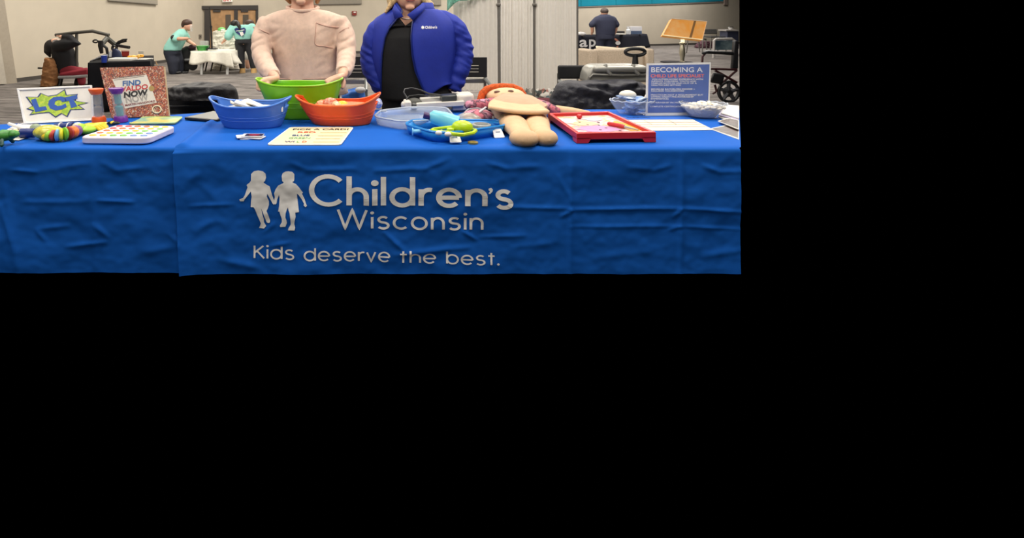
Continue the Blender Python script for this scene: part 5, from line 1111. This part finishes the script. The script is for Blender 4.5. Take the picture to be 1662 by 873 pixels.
# silver case
cs = thing('silver_case', 'silver moulded hard case with black pull handle on the chair', 'case', W(1003, 134, 4.75))
m_sil = mat('case_silver', (158, 156, 148), .4, .35); Yc = 4.72
prof = [(953, 134), (955, 122), (958, 113), (963, 107.5), (972, 105.5), (1046, 105.5), (1052, 110), (1054, 120), (1054, 134)]
obj('shell', MB().prism([W(x, y, Yc) for x, y in prof], (0, .2, 0)), m_sil, cs, bevel=.02)
for x in (985, 1030): obj('moulded_rib', MB().tube([W(x-3, 105, Yc-.005), W(x-1, 112, Yc-.02), W(x+6, 121, Yc-.015)], .018, 8), m_sil, cs)
obj('front_ridge', MB().tube([W(957, 126, Yc-.005), W(962, 121, Yc-.01), W(1010, 122.5, Yc-.01), W(1052, 121, Yc-.005)], .012, 8), mat('case_dark', (120, 118, 112), .4, .3), cs)
obj('upper_roll', MB().capsule([W(968, 112, Yc-.005), W(1044, 112, Yc-.005)], .032, 12), m_sil, cs)
hp = [W(1031+16*math.copysign(abs(math.cos(a))**.8, math.cos(a)), 84.5+5.5*math.sin(a), Yc+.12) for a in [2*PI*i/24 for i in range(25)]]
obj('pull_handle', MB().tube(hp, .016, 8), m_black, cs); obj('handle_stem', MB().tube([W(1031, 89, Yc+.12), W(1031, 107, Yc+.12)], [.022, .028], 10), m_black, cs)

# folding privacy screen
m_cur = mat('screen_curtain', (222, 217, 208), .85, noise_amt=.02); m_pole = mat('screen_pole', (128, 124, 118), .4, .5)
YS = 6.8
scn = thing('privacy_screen', 'tall folding screen with pleated off-white curtain panels', 'screen', W(838, 200, YS))
def pleat(xa, xb, Ya, Yb, n, seed, ybot):
    def f(u, v):
        Y = Ya+(Yb-Ya)*u; px = xa+(xb-xa)*u
        y = Y+.018*math.sin(u*n*2*PI+.6*noise.noise(Vector((u*6, v*1.5, seed))))*(.6+.4*noise.noise(Vector((u*9, 3, seed))))
        q = W(px, -60+(ybot+60)*v+1.5*math.sin(u*n*2*PI)*v, Y); return Vector((q.x, y, q.z))
    return MB().grid(f, 120, 10)
obj('curtain_panel', pleat(736, 808, YS+.45, YS, 9, 1, 146), m_cur, scn); obj('curtain_panel', pleat(809, 866, YS, YS+.1, 11, 2, 144.5), m_cur, scn); obj('curtain_panel', pleat(867, 936, YS+.1, YS-.25, 8, 3, 144.5), m_cur, scn)
for x, y, Y in ((808.5, 200, YS), (866.5, 200, YS+.1), (937, 150, YS-.25)):
    a = W(x, 0, Y); a.z = 2.4; c = Vector((a.x+(.02 if x < 830 else 0), a.y, 0)); obj('pole', MB().tube([c, a], .019 if x < 930 else .012, 10), m_pole, scn)
    if x < 930: obj('pole_joint', MB().box(W(x, 7.5, Y)-Vector((0, .01, 0)), (.05, .06, .03)), m_pole, scn, bevel=.005)
m_lace = mat('teal_net', (120, 190, 170), .8, alpha=.8, noise_amt=.3, nscale=30)
lace = obj('net_drape', MB().grid(lambda u, v: W(726+74*u**1.2, -8+(8+18*(1-u)**4-4*u+1.2*math.sin(u*16))*v, YS+.35-.25*u+.03*math.sin(u*25+v*3)), 40, 8), m_lace, org=W(730, 0, YS+.3), solid=.006)
tag(lace, 'teal net drape hanging over the top left of the screen', 'drape')
blk = obj('patterned_blanket', MB().grid(lambda u, v: W(786+130*u, 143+22*v, YS+.25-.12*v+.04*math.sin(u*22)+.03*noise.noise(Vector((u*9, v*5, 1)))), 60, 10), speckle('blanket_print', [(90, 98, 96), (220, 216, 206), (130, 138, 132), (70, 70, 72), (235, 230, 222), (170, 160, 150), (110, 130, 136), (200, 150, 140)], 22, .8), org=W(850, 165, YS), solid=.02)
tag(blk, 'leafy patterned blanket hanging below the screen curtain', 'blanket')
mr = obj('maroon_cushion', MB().loft([(FL(885, 221)*1.0, .14, .12), (W(885, 168, 6.3), .16, .12), (W(885, 160, 6.3), .1, .08)]), mat('maroon', (90, 30, 42), .8), org=W(885, 170, 6.3)); tag(mr, 'maroon cushion showing between the doll and the quilted coat', 'cushion')

# beige armchair
YC = 8.2; s = S(YC); ac = thing('armchair', 'beige woven armchair behind the silver case', 'chair', W(1010, 160, YC)); m_beige = mat('beige_weave', (186, 170, 150), .9, noise_amt=.12, nscale=60, bump=.4, bscale=120)
def bx(px0, py0, px1, py1, Y, d, m, nm, t, bev=.03): 
    a, b, c, e = W(px0, py1, Y), W(px1, py1, Y), W(px1, py0, Y), W(px0, py0, Y); D = Vector((0, d, 0))
    return obj(nm, MB().hexa([a, b, b+D, a+D], [e, c, c+D, e+D]), m, t, bevel=bev)
bx(969, 80, 1051, 150, YC, .18, m_beige, 'backrest', ac); bx(957, 81, 971, 150, YC-.1, .5, m_beige, 'arm', ac); bx(1049, 79.5, 1063, 150, YC-.1, .5, m_beige, 'arm', ac)
bx(966, 120, 1054, 158, YC-.5, .5, m_beige, 'seat', ac)
cu = obj('cushion', MB().add([W(x, y, YC+.22) for x, y in ((970, 82), (1048, 81), (1043.5, 75), (1010, 78), (969, 74.5))], [(0, 1, 2, 3, 4)]), mat('cushion_cream', (226, 212, 186), .85), ac, solid=.1, label='cream cushion')
for x in (962, 1058):
    for dy in (-.4, .1): q = W(x, 158, YC); obj('leg', MB().tube([(q.x, q.y+dy, 0), (q.x, q.y+dy, q.z+.02)], .025, 8), m_dark, ac)

# lamp on a dark side table
YL = 9.9; st_ = thing('side_table', 'dark round side table under the silver lamp', 'table', FL(1100, 152))
q = W(1098, 100, YL); obj('tabletop', MB().lathe((q.x, q.y, q.z-.02), [(.26, 0), (.27, .01), (.26, .02)], 28), mat('table_dark', (36, 34, 38), .85, spec=.1), st_); obj('pedestal', MB().tube([(q.x, q.y, 0), (q.x, q.y, q.z-.02)], .03, 10), m_black, st_); obj('base', MB().lathe((q.x, q.y, 0), [(.2, 0), (.18, .02), (.04, .03)], 24), m_black, st_)
lp = thing('table_lamp', 'silver stemmed lamp with tilted orange patterned shade', 'lamp', W(1107, 100, YL)); q = W(1107.5, 100, YL); s = S(YL)
obj('stem', MB().lathe(q, [(.05, 0), (.035, .01), (.03, .04), (.05, .14), (.045, .24), (.028, .31), (.055, .325), (.055, .345), (.03, .36)], 18), mat('lamp_silver', (178, 172, 150), .3, .7), lp)
obj('bulb_column', MB().tube([W(1108, 70, YL), W(1108, 60, YL)], .032, 12), mat('bulb_glow', (255, 240, 190), .4, emit=1.2), lp)
sh4 = [W(1076, 57, YL-.1), W(1140, 64.5, YL-.1), W(1147, 35, YL+.05), W(1090, 30.5, YL+.05)]
nrm = (sh4[1]-sh4[0]).cross(sh4[3]-sh4[0]).normalized(); nrm = nrm if nrm.y > 0 else -nrm
m_shade = mat('shade_orange', (226, 150, 62), .6, rgb2=(222, 178, 122), nscale=7, noise_amt=.2, emit=.3)
sd = obj('shade', MB().prism(sh4, nrm*.09), m_shade, lp, smooth=False)
obj('shade_trim', MB().tube([sh4[0]-nrm*.004, sh4[1]-nrm*.004], .008, 6), mat('trim_glow', (255, 238, 190), .5, emit=.5), sd)
e = sh4[1]-sh4[0]; u = sh4[3]-sh4[0]
obj('shade_stripe', MB().hexa([sh4[0]+e*.66-nrm*.003, sh4[0]+e*.72-nrm*.003, sh4[0]+e*.72, sh4[0]+e*.66], [sh4[3]+(sh4[2]-sh4[3])*k-nrm*f for k, f in ((.64, .003), (.70, .003), (.70, 0), (.64, 0))]), mat('stripe_brown', (150, 110, 66), .7), sd, smooth=False)
obj('shade_edge', MB().tube([sh4[0]-nrm*.003, sh4[3]-nrm*.003, sh4[2]-nrm*.003, sh4[1]-nrm*.003], .006, 6), mat('shade_pale', (228, 200, 168), .7), sd)

# far table with black printed cloth
def cloth_table(corners, Ys, label, m, name='draped_table', thick=None):
    """front face given by 4 photo pixels (top left, top right, bottom right, bottom left) with depths left/right, running back by thick"""
    t = thing(name, label, 'table', W(corners[3][0], corners[3][1], Ys[0]))
    a, b, c, d = [W(x, y, Ys[0] if k in (0, 3) else Ys[1]) for k, (x, y) in enumerate(corners)]
    D = Vector((thick[0], thick[1], 0))
    obj('cloth_front', MB().grid(lambda u, v: (a*(1-u)+b*u)*(1-v)+(d*(1-u)+c*u)*v+Vector((0, -.05*v*(.5+.5*math.sin(u*30)), 0)), 60, 6), m, t, solid=.01)
    obj('cloth_top', MB().hexa([a-Vector((0, 0, .02)), b-Vector((0, 0, .02)), b+D-Vector((0, 0, .02)), a+D-Vector((0, 0, .02))], [a, b, b+D, a+D]), m, t, smooth=False)
    obj('cloth_side', MB().grid(lambda u, v: (b+D*u)*(1-v)+(c+D*u)*v+Vector((.04*v*(.5+.5*math.sin(u*12)), 0, 0)), 20, 6), m, t, solid=.01)
    obj('cloth_side', MB().grid(lambda u, v: (a+D*u)*(1-v)+(d+D*u)*v, 4, 2), m, t, solid=.01)
    return t, (a, b, c, d)
m_bcl = mat('black_cloth', (16, 16, 20), .85, noise_amt=.1, nscale=2, spec=.15)
at, (a, b, c, d) = cloth_table([(930, 57.5), (1050, 55.3), (1055, 77), (930, 88.5)], (21.0, 25.5), 'far table with a black cloth printed with large white letters', mat('navy_cloth', (24, 26, 38), .85, spec=.2), thick=(.3, 1.0))
PA = Plane(a, b, d)
fa = lambda x, y: PA.px(x, y, .06)
obj('letter', text_px(fa, 'a', 940.5, 76, 953.5, 75.6, 16.5, .02), m_white, at, smooth=False); obj('letter', text_px(fa, 'p', 956, 75.4, 967, 75, 16.5, .02), m_white, at, smooth=False)
obj('letter_row', text_px(fa, 'ooo UU', 938, 84, 958, 83, 2.2, .02), m_white, at, smooth=False)
obj('emblem_dot', PA.poly([(1003+4.2*math.cos(q), 69.8+3.2*math.sin(q)) for q in [2*PI*i/16 for i in range(16)]], .06), m_white, at, smooth=False)
obj('emblem_arc', PA.poly([(993, 61), (1000, 62.5), (1004.5, 66), (1001, 67.5), (998, 64.5), (993, 62.5)], .06), mat('arc_coral', (190, 120, 96), .6), at, smooth=False)
obj('emblem_arc', PA.poly([(1000, 75.5), (1004, 74), (1003, 77), (999, 78)], .06), MATS['arc_coral'], at, smooth=False)
def item(px0, py0, px1, py1, Y, d, m, nm, label, cat, bev=.01, grp=None):
    a, b, c, e = W(px0, py1, Y), W(px1, py1, Y), W(px1, py0, Y), W(px0, py0, Y); D = Vector((0, d, 0))
    return simple(nm, label, cat, MB().hexa([a, b, b+D, a+D], [e, c, c+D, e+D]), m, (a+b+D)/2, grp, bevel=bev)
o = item(1023.5, 43, 1042, 55.6, 24.9, .4, mat('box_white', (205, 205, 210), .6), 'white_box', 'white and blue printed box on the far black table', 'box'); obj('blue_print', MB().hexa(*[[W(x, y, 24.9)+Vector((0, dy, 0)) for x, dy in ((1024, -.004), (1041.5, -.004), (1041.5, .01), (1024, .01))] for y in (55.3, 50)]), mat('print_slate', (76, 92, 120), .6), o, smooth=False)
qb = W(1019.5, 56, 24.6); simple('white_bottle', 'white pump bottle beside the printed box', 'bottle', MB().lathe(qb, [(.1, 0), (.1, .2), (.04, .25), (.04, .3), (.015, .31), (.015, .36)], 14), mat('bottle_white', (215, 218, 220), .4), qb)
item(1000, 50.5, 1014, 56, 24.2, .4, mat('tray_dark', (66, 64, 62), .6), 'dark_tray', 'dark tray on the far black table beside the man', 'tray')
item(1000, 54.5, 1016, 56.3, 23.6, .3, m_paper, 'paper_stack', 'low white paper stack on the far black table', 'paper', .003)
qt = W(946, 57.5, 21.3); simple('white_tissue', 'crumpled white cloth on the far black table', 'cloth', MB().ell(qt+Vector((0, .2, .05)), (.22, .15, .09), None, 10, 6), mat('tissue', (190, 188, 186), .8), qt, smooth=False)

# far right: chairs, dark table, maroon cloth, wheelchair
def frame_chair(px0, px1, pyseat, pyfloor, pyback, Y, label, mback, mseat):
    t = thing('frame_chair', label, 'chair', W((px0+px1)/2, pyfloor, Y), 'chairs in the far right corner')
    a, b = W(px0, pyseat, Y), W(px1, pyseat, Y); z = a.z
    obj('seat', MB().hexa([a, b, b+Vector((0, .5, 0)), a+Vector((0, .5, 0))], [p+Vector((0, 0, .04)) for p in (a, b, b+Vector((0, .5, 0)), a+Vector((0, .5, 0)))]), mseat, t, bevel=.01)
    zb = W(px0, pyback, Y).z; zf = max(0, W(px0, pyfloor, Y).z)
    obj('backrest', MB().hexa([Vector((a.x, Y+.46, z+.12)), Vector((b.x, Y+.46, z+.12)), Vector((b.x, Y+.52, z+.12)), Vector((a.x, Y+.52, z+.12))], [Vector((a.x, Y+.5, zb)), Vector((b.x, Y+.5, zb)), Vector((b.x, Y+.56, zb)), Vector((a.x, Y+.56, zb))]), mback, t, bevel=.02)
    for x in (a.x+.02, b.x-.02):
        for y in (Y+.02, Y+.48): obj('leg', MB().tube([(x, y, z), (x+(.05 if x > (a.x+b.x)/2 else -.05), y, zf)], .02, 8), m_chrome, t)
        obj('back_upright', MB().tube([(x, Y+.5, z), (x, Y+.53, zb-.05)], .018, 8), m_chrome, t)
frame_chair(1154, 1178, 61, 88, 47.5, 19.5, 'grey backed chair standing at the dark far table', mat('chair_grey', (84, 82, 80), .6), mat('chair_seat_dk', (40, 40, 42), .7))
frame_chair(1116, 1147, 64.5, 86, 59, 20.5, 'low metal framed chair behind the lamp', mat('chair_dkgrey', (60, 58, 60), .6), mat('chair_seat_dk', (40, 40, 42)))
pcu = thing('picture_chair', 'pale framed chair with a teal picture panel in the far right corner', 'chair', FL(1176, 84)); Yq = 19.0
obj('picture_panel', PlaneBox := MB().hexa([W(1161, 81, Yq), W(1191, 81, Yq), W(1191, 81, Yq)+Vector((0, .06, 0)), W(1161, 81, Yq)+Vector((0, .06, 0))], [W(1161, 66, Yq), W(1191, 66, Yq), W(1191, 66, Yq)+Vector((0, .06, 0)), W(1161, 66, Yq)+Vector((0, .06, 0))]), mat('panel_teal', (56, 78, 92), .4, rgb2=(120, 140, 146), nscale=3, noise_amt=.3), pcu, smooth=False)
obj('frame', MB().tube([W(1158, 94.5, Yq), W(1159, 66, Yq), W(1162, 63.5, Yq), W(1188, 63, Yq), W(1191.5, 65, Yq), W(1193, 94.5, Yq)], .045, 8), mat('frame_pale', (176, 172, 168), .5), pcu)
mc = coat('maroon cloth heap on the floor in the far right corner', [(77.5, 1128, 1164), (74, 1129, 1163), (69, 1134, 1159), (67, 1140, 1152)], 26.0, mat('maroon_heap', (84, 52, 62), .85), .08, 'maroon_cloth', .3); mc['category'] = 'cloth'
dt = thing('dark_table', 'dark blue draped table at the far right edge', 'table', FL(1188, 84))
obj('cloth', MB().hexa([W(1180, 80, 20.6), W(1199.4, 80, 20.6), W(1199.4, 80, 20.6)+Vector((.3, .9, 0)), W(1180, 80, 20.6)+Vector((.3, .9, 0))], [W(1180, 50.5, 20.6), W(1199.4, 50.5, 20.6), W(1199.4, 50.5, 20.6)+Vector((.3, .9, 0)), W(1180, 50.5, 20.6)+Vector((.3, .9, 0))]), mat('cloth_dkblue', (40, 44, 66), .8), dt, bevel=.03)
obj('tabletop', MB().hexa([W(1179, 50.6, 20.55), W(1199.4, 50.6, 20.55), W(1199.4, 50.6, 20.55)+Vector((.3, .95, 0)), W(1179, 50.6, 20.55)+Vector((.3, .95, 0))], [p+Vector((0, 0, .05)) for p in (W(1179, 50.6, 20.55), W(1199.4, 50.6, 20.55), W(1199.4, 50.6, 20.55)+Vector((.3, .95, 0)), W(1179, 50.6, 20.55)+Vector((.3, .95, 0)))]), mat('top_grey', (150, 145, 140), .6), dt, smooth=False)
qc = W(1186, 48, 20.9); cp = thing('white_cup', 'white bowl with a dark lid on the far right table', 'cup', qc); obj('bowl', MB().lathe(qc, [(.05, 0), (.1, .08)], 14), m_white, cp); obj('lid', MB().lathe(qc+Vector((0, 0, .08)), [(.1, 0), (.08, .03)], 14), m_black, cp)
wc = thing('wheelchair', 'dark wheelchair with maroon frame cut off at the right edge', 'wheelchair', FL(1182, 166)); YW = 8.95; m_mar = mat('frame_maroon', (58, 30, 32), .35, .3)
q = W(1182.5, 149, YW); rW = 16*S(YW)
obj('tyre', MB().tube([q+Vector((rW*math.cos(t), 0, rW*math.sin(t))) for t in [2*PI*i/32 for i in range(33)]], .027, 10), m_black, wc)
obj('hub', MB().tube([q-Vector((0, .04, 0)), q+Vector((0, .04, 0))], .035, 14), m_black, wc)
for k in range(5): t = 2*PI*k/5+.3; obj('spoke', MB().tube([q, q+Vector((rW*math.cos(t), 0, rW*math.sin(t)))], [.034, .03], 6), mat('spoke_dark', (44, 44, 48), .5), wc)
obj('rim_disc', MB().tube([q+Vector((0, .012, 0)), q+Vector((0, .02, 0))], rW*.55, 24), mat('rim_grey', (120, 118, 116), .4, .5), wc)
obj('armrest', MB().capsule([W(1142, 86, YW), W(1147, 84.5, YW), W(1188, 86.5, YW)], .03, 8), m_black, wc)
obj('arm_post', MB().tube([W(1145, 86, YW), W(1140, 92, YW), W(1139, 112, YW)], .018, 8), m_mar, wc)
obj('seat_rail', MB().tube([W(1139, 111, YW), W(1196, 113, YW)], .02, 8), m_mar, wc)
obj('cross_brace', MB().tube([W(1160, 114, YW), W(1196, 134, YW)], .02, 8), m_mar, wc); obj('cross_brace', MB().tube([W(1196, 114, YW), W(1168, 138, YW)], .018, 8), m_mar, wc)
obj('back_panel', MB().hexa([W(1188, 112, YW), W(1199, 112, YW), W(1199, 112, YW)+Vector((0, .06, 0)), W(1188, 112, YW)+Vector((0, .06, 0))], [W(1192, 66, YW), W(1199.3, 66, YW), W(1199.3, 66, YW)+Vector((0, .06, 0)), W(1192, 66, YW)+Vector((0, .06, 0))]), m_black, wc, bevel=.02)
obj('calf_pad', MB().hexa([W(1152, 134, YW-.1), W(1172, 137, YW-.1), W(1172, 137, YW), W(1152, 134, YW)], [W(1157, 117, YW-.1), W(1177, 121, YW-.1), W(1177, 121, YW), W(1157, 117, YW)]), m_black, wc, bevel=.03)
obj('caster_fork', MB().tube([W(1160, 137, YW), W(1163, 148, YW), W(1157, 152, YW)], .018, 8), m_mar, wc)

# ---------------------------------------------------------------- left background
# wheelchair with red seat
rc = thing('wheelchair', 'wheelchair with a red seat under the seated person in black', 'wheelchair', FL(110, 140)); YR2 = 11.2
obj('seat', MB().hexa([W(95, 124, YR2-.35), W(143, 123, YR2-.35), W(143, 121, YR2+.35), W(95, 122, YR2+.35)], [W(97, 118, YR2-.35), W(143, 110, YR2-.35), W(143, 109, YR2+.35), W(97, 116, YR2+.35)]), mat('seat_red', (132, 26, 42), .7), rc, bevel=.04)
obj('seat_rail', MB().tube([W(95, 125.5, YR2-.37), W(120, 125, YR2-.37), W(143, 123, YR2-.37)], .03, 8), mat('rail_grey', (150, 148, 148), .4, .4), rc)
obj('back_post', MB().tube([W(91, 126, YR2), W(84, 98, YR2), W(74, 111, YR2-.1), W(62, 110.5, YR2-.1)], .02, 8), m_black, rc)
for x in (99, 133): obj('leg', MB().tube([W(x, 126, YR2), W(x-3, 140, YR2-.05)], .05, 8), m_black, rc)
obj('caster', MB().tube([W(124, 134, YR2-.1), W(130, 134, YR2-.1)], .09, 14), m_black, rc)
# patient lift
YH = 11.1; lf = thing('patient_lift', 'patient lift with bent grey boom and black hanger straps', 'patient lift', FL(124, 140)); m_lift = mat('lift_grey', (92, 90, 84), .4, .3)
obj('boom', MB().tube([W(90, 57, YH), W(118, 53.5, YH), W(150, 50.5, YH), W(177, 57, YH)], .035, 10), m_lift, lf)
obj('mast', MB().tube([W(124.5, 53, YH+.1), W(124.5, 112, YH+.1), W(124.5, 138, YH+.1)], .03, 10), m_lift, lf); obj('base_leg', MB().tube([W(124.5, 138, YH+.1), W(160, 138.5, YH+.1)], .03, 8), m_lift, lf)
obj('swivel', MB().tube([W(173.5, 57, YH), W(173.5, 62, YH)], .03, 8), mat('swivel_pale', (170, 165, 155), .4), lf)
m_hang = mat('hanger_olive', (58, 58, 50), .5)
obj('spreader_arm', MB().tube([W(174, 62, YH), W(165, 72, YH-.2)], .05, 8), m_hang, lf); obj('spreader_arm', MB().tube([W(174, 62, YH), W(186, 72, YH+.1)], .05, 8), m_hang, lf)
obj('hook', MB().tube([W(155+4*math.cos(t), 67+2.2*math.sin(t), YH-.2) for t in [2*PI*i/14 for i in range(15)]], .016, 6), m_black, lf)
obj('hook', MB().tube([W(x, y, YH+.1) for x, y in ((188, 72), (192, 68), (200, 64.5), (206, 64), (205, 66.5), (196, 69), (190, 72))], .022, 6), m_black, lf)
obj('strap', MB().tube([W(163.5, 66, YH-.25), W(163, 74, YH-.25), W(165, 86, YH-.2)], [.05, .05, .035], 8), m_black, lf)
obj('strap', MB().tube([W(167, 73, YH-.2), W(173, 78, YH-.2), W(175, 90, YH-.15)], .03, 8), m_black, lf)
obj('strap', MB().tube([W(189, 73.5, YH+.1), W(200, 75.5, YH+.05), W(210, 77, YH)], .032, 8), m_black, lf)
obj('knob_ring', MB().tube([W(186+3.5*math.cos(t), 78+4.5*math.sin(t), YH+.1) for t in [2*PI*i/16 for i in range(17)]], .03, 8), m_black, lf)
# black draped table with snacks
bt_, _ = cloth_table([(143, 102), (243, 99), (247, 177), (143, 182)], (7.9, 8.2), 'black draped table behind the picture book', m_bcl, thick=(-.47, 1.3))
obj('corner_tag', MB().hexa([W(252, 98, 8.4)+Vector((0, k, 0)) for k in (0, 0, .01, .01)], [W(254, 106, 8.4)+Vector((.02*j, k, 0)) for j, k in ((0, 0), (1, 0), (1, .01), (0, .01))]), mat('tag_gold', (190, 150, 100), .6), bt_, smooth=False)
Yt = 8.5
def tp(px, py): return T(px, py, W(143, 102, 7.9).z+.002)
q = tp(169, 101.5); cp = thing('blue_cup', 'blue plastic cup at the front of the black table', 'cup', q); obj('cup_body', MB().lathe(q, [(.036, 0), (.046, .1)], 18), mat('cup_blue', (28, 56, 150), .4), cp); obj('cup_rim', MB().lathe(q+Vector((0, 0, .1)), [(.046, 0), (.047, .006), (.043, .006)], 18), mat('cup_rim', (150, 165, 210), .4), cp)
item(175, 95, 212, 99, 8.3, .25, m_paper, 'paper_stack', 'stack of white papers on the black table', 'paper', .003); item(200, 96.5, 237, 98, 8.5, .3, mat('paper_grey', (200, 198, 190), .7), 'paper_stack', 'flat white papers under the yellow snacks', 'paper', .002)
nb_ = thing('navy_bag', 'navy bag standing on the black table', 'bag', tp(190, 93)); obj('bag_body', MB().loft([(W(190, 93, 9.0), .085, .06), (W(189, 84, 9.0), .07, .05), (W(186, 79, 9.0), .03, .03)]), mat('bag_navy', (32, 44, 78), .7), nb_); obj('bag_loop', MB().tube([W(185+3*math.cos(t), 77+3*math.sin(t), 9.0) for t in [2*PI*i/12 for i in range(13)]], .01, 6), m_black, nb_)
rcq = tp(203.5, 92); rb_ = thing('red_box', 'red container with pale lid on the black table', 'container', rcq); obj('container', MB().hexa([W(198, 91.5, 9.2)+Vector((0, k, 0)) for k in (0,)]+[W(209, 92, 9.2), W(209, 92, 9.3), W(198, 91.5, 9.3)], [W(197, 84, 9.2), W(210, 84, 9.2), W(210, 84, 9.3), W(197, 84, 9.3)]), mat('box_red', (170, 52, 44), .5), rb_, bevel=.004); obj('lid', MB().hexa([W(197, 84, 9.19), W(210, 84, 9.19), W(210, 84, 9.31), W(197, 84, 9.31)], [W(197, 82, 9.19), W(210, 82, 9.19), W(210, 82, 9.31), W(197, 82, 9.31)]), mat('lid_pink', (216, 150, 140), .5), rb_, bevel=.003)
for k, (x, y, r) in enumerate(((211, 93, .045), (217, 92.5, .05), (221, 94, .045), (226, 91, .04), (230, 90.5, .035))):
    q = W(x, y, 8.7); simple('yellow_gourd', ['yellow gourd at the left end of the row on the black table', 'largest yellow gourd on the black table', 'yellow gourd at the front of the row', 'pale yellow gourd near the white card', 'smallest yellow gourd beside the white card'][k], 'gourd', MB().ell(q, (r, r, r*.7)), mat('gourd%d' % (k % 2), [(235, 165, 40), (240, 190, 90)][k % 2], .5), q, 'yellow gourds')
item(224.5, 83, 233, 91, 9.2, .02, mat('card_white2', (222, 216, 200), .7), 'white_card', 'small white card standing on the black table', 'card', .001)
qp = tp(178, 94); simple('clear_bottle', 'clear bottle behind the blue cup', 'bottle', MB().lathe(W(179.5, 92, 9.0), [(.03, 0), (.03, .07), (.015, .09), (.015, .1)], 14), mat('bottle_clear', (205, 212, 225), .1, alpha=.5), qp)
sb = simple('black_strap_bag', 'low black strap bag lying at the left end of the black table', 'bag', MB().capsule([W(147, 99.5, 8.2), W(155, 96, 8.3), W(163, 93.5, 8.4), W(172, 92, 8.5)], [.012, .014, .03, .045], 10), m_black, tp(155, 100))
# white draped table
YT = 13.4
wt = thing('white_table', 'white draped table with the green bowl on it', 'table', FL(345, 121)); m_wcl = mat('white_cloth', (226, 222, 208), .8)
a, b = W(309, 83, YT), W(372, 83, YT); D = Vector((.25, 1.0, 0))
def zig(u): return 103.5+2.0*math.sin(u*9)-1.5*math.sin(u*4)
obj('cloth_front', MB().grid(lambda u, v: (lambda q: Vector((q.x, YT-.12*v*(.5+.5*math.sin(u*14)), q.z)))(W((310-2*v)+(374-310+4*v+(6*v if u > .9 else 0))*u, 83+(zig(u)-83+(5*(u-.8)*5*v if u > .8 else 0))*v, YT)), 40, 6), m_wcl, wt, solid=.01)
obj('cloth_top', MB().hexa([a-Vector((0, 0, .03)), b-Vector((0, 0, .03)), b+D-Vector((0, 0, .03)), a+D-Vector((0, 0, .03))], [a, b, b+D, a+D]), m_wcl, wt, smooth=False)
obj('cloth_side', MB().grid(lambda u, v: b*(1-u)+(b+D)*u+Vector((.12*v*(1+math.sin(u*10)), 0, -.3*v*(1+.1*math.sin(u*8)))), 16, 5), m_wcl, wt, solid=.01)
for x, dy in ((327, .05), (369, .05)): q = W(x, 100, YT+dy); obj('leg', MB().tube([(q.x, q.y, 0), (q.x, q.y, a.z-.03)], .035, 8), mat('leg_white', (200, 200, 196), .5), wt)
for x in (333, 338, 347, 362): q = W(x, 100, YT+.9); obj('leg_brace', MB().tube([(q.x-.08, q.y, 0), (q.x+.04, q.y, a.z-.03)], .02, 6), m_dark, wt)
wd_ = coat('white cloth draped over a tall box behind the white table', [(112, 344, 390), (85, 344, 386), (66, 344, 382), (64, 346, 380), (56, 346, 379), (51, 346, 377), (50, 350, 370)], 14.9, m_wcl, .05, 'draped_cloth', .3); wd_['category'] = 'cloth'
gb = thing('green_bowl', 'green plastic bowl on the white table', 'bowl', W(329, 83, YT+.3)); q = W(329, 82.5, YT+.25); obj('bowl', MB().lathe(q, [(.12, 0), (.16, .12), (.165, .125)], 20), mat('bowl_green', (64, 160, 72), .4), gb); obj('bowl_rim', MB().lathe(q+Vector((0, 0, .12)), [(.165, 0), (.17, .01), (.15, .01)], 20), mat('bowl_green2', (90, 180, 96), .4), gb)
item(324, 66.5, 336, 75, 14.2, .15, mat('bin_clear', (205, 208, 205), .2, alpha=.5), 'clear_bin', 'clear plastic bin standing behind the green bowl', 'bin')
ms = thing('floor_stand', 'black pole stand with flat base on the white table', 'stand', W(344, 81, YT+.2)); q = W(344, 80.5, YT+.2); obj('base', MB().box(q+Vector((0, 0, .02)), (.25, .2, .03)), m_black, ms, bevel=.008); obj('pole', MB().tube([q, W(342.3, 42, YT+.2)], .024, 8), m_black, ms); obj('upper_pole', MB().tube([W(342.3, 44, YT+.2), W(340, 12, YT+.2)], .018, 8), m_black, ms); obj('collar', MB().tube([W(342.3, 42, YT+.2), W(342.2, 45, YT+.2)], .034, 8), m_black, ms)
qg = W(358, 50, 14.8); gp = thing('baseball_cap', 'green and white cap on top of the draped box', 'cap', qg); obj('crown', MB().ell(qg+Vector((0, .1, .03)), (.11, .1, .07)), mat('cap_green', (110, 190, 100), .6), gp); obj('brim', MB().ell(qg+Vector((.06, 0, .02)), (.06, .08, .03)), mat('cap_white', (205, 215, 210), .6), gp)
wk = thing('black_stroller', 'black wheeled chair with bags beside the white table', 'wheelchair', FL(304, 118)); Yk = 14.0
obj('bag', MB().loft([(W(302, 100, Yk), .2, .2), (W(301, 88, Yk), .22, .22), (W(305, 80, Yk), .2, .18), (W(309, 75, Yk), .12, .12)]), mat('bag_black', (28, 28, 30), .7), wk)
obj('seat_bar', MB().tube([W(300, 97, Yk-.2), W(311, 97, Yk-.2)], .03, 8), mat('bar_grey', (160, 160, 160), .4), wk)
for x0, x1 in ((309, 304), (297, 302), (301, 297)): obj('leg', MB().tube([W(x0, 98, Yk), W(x1, 117, Yk)], .03, 6), m_black, wk)
for x in (301, 313): obj('wheel', MB().tube([W(x, 107, Yk-.05), W(x, 107, Yk+.05)], .12, 16), m_black, wk)
obj('accessory', MB().ell(W(312, 76.5, Yk-.25), (.1, .08, .07)), mat('acc_maroon', (66, 34, 44), .6), wk)
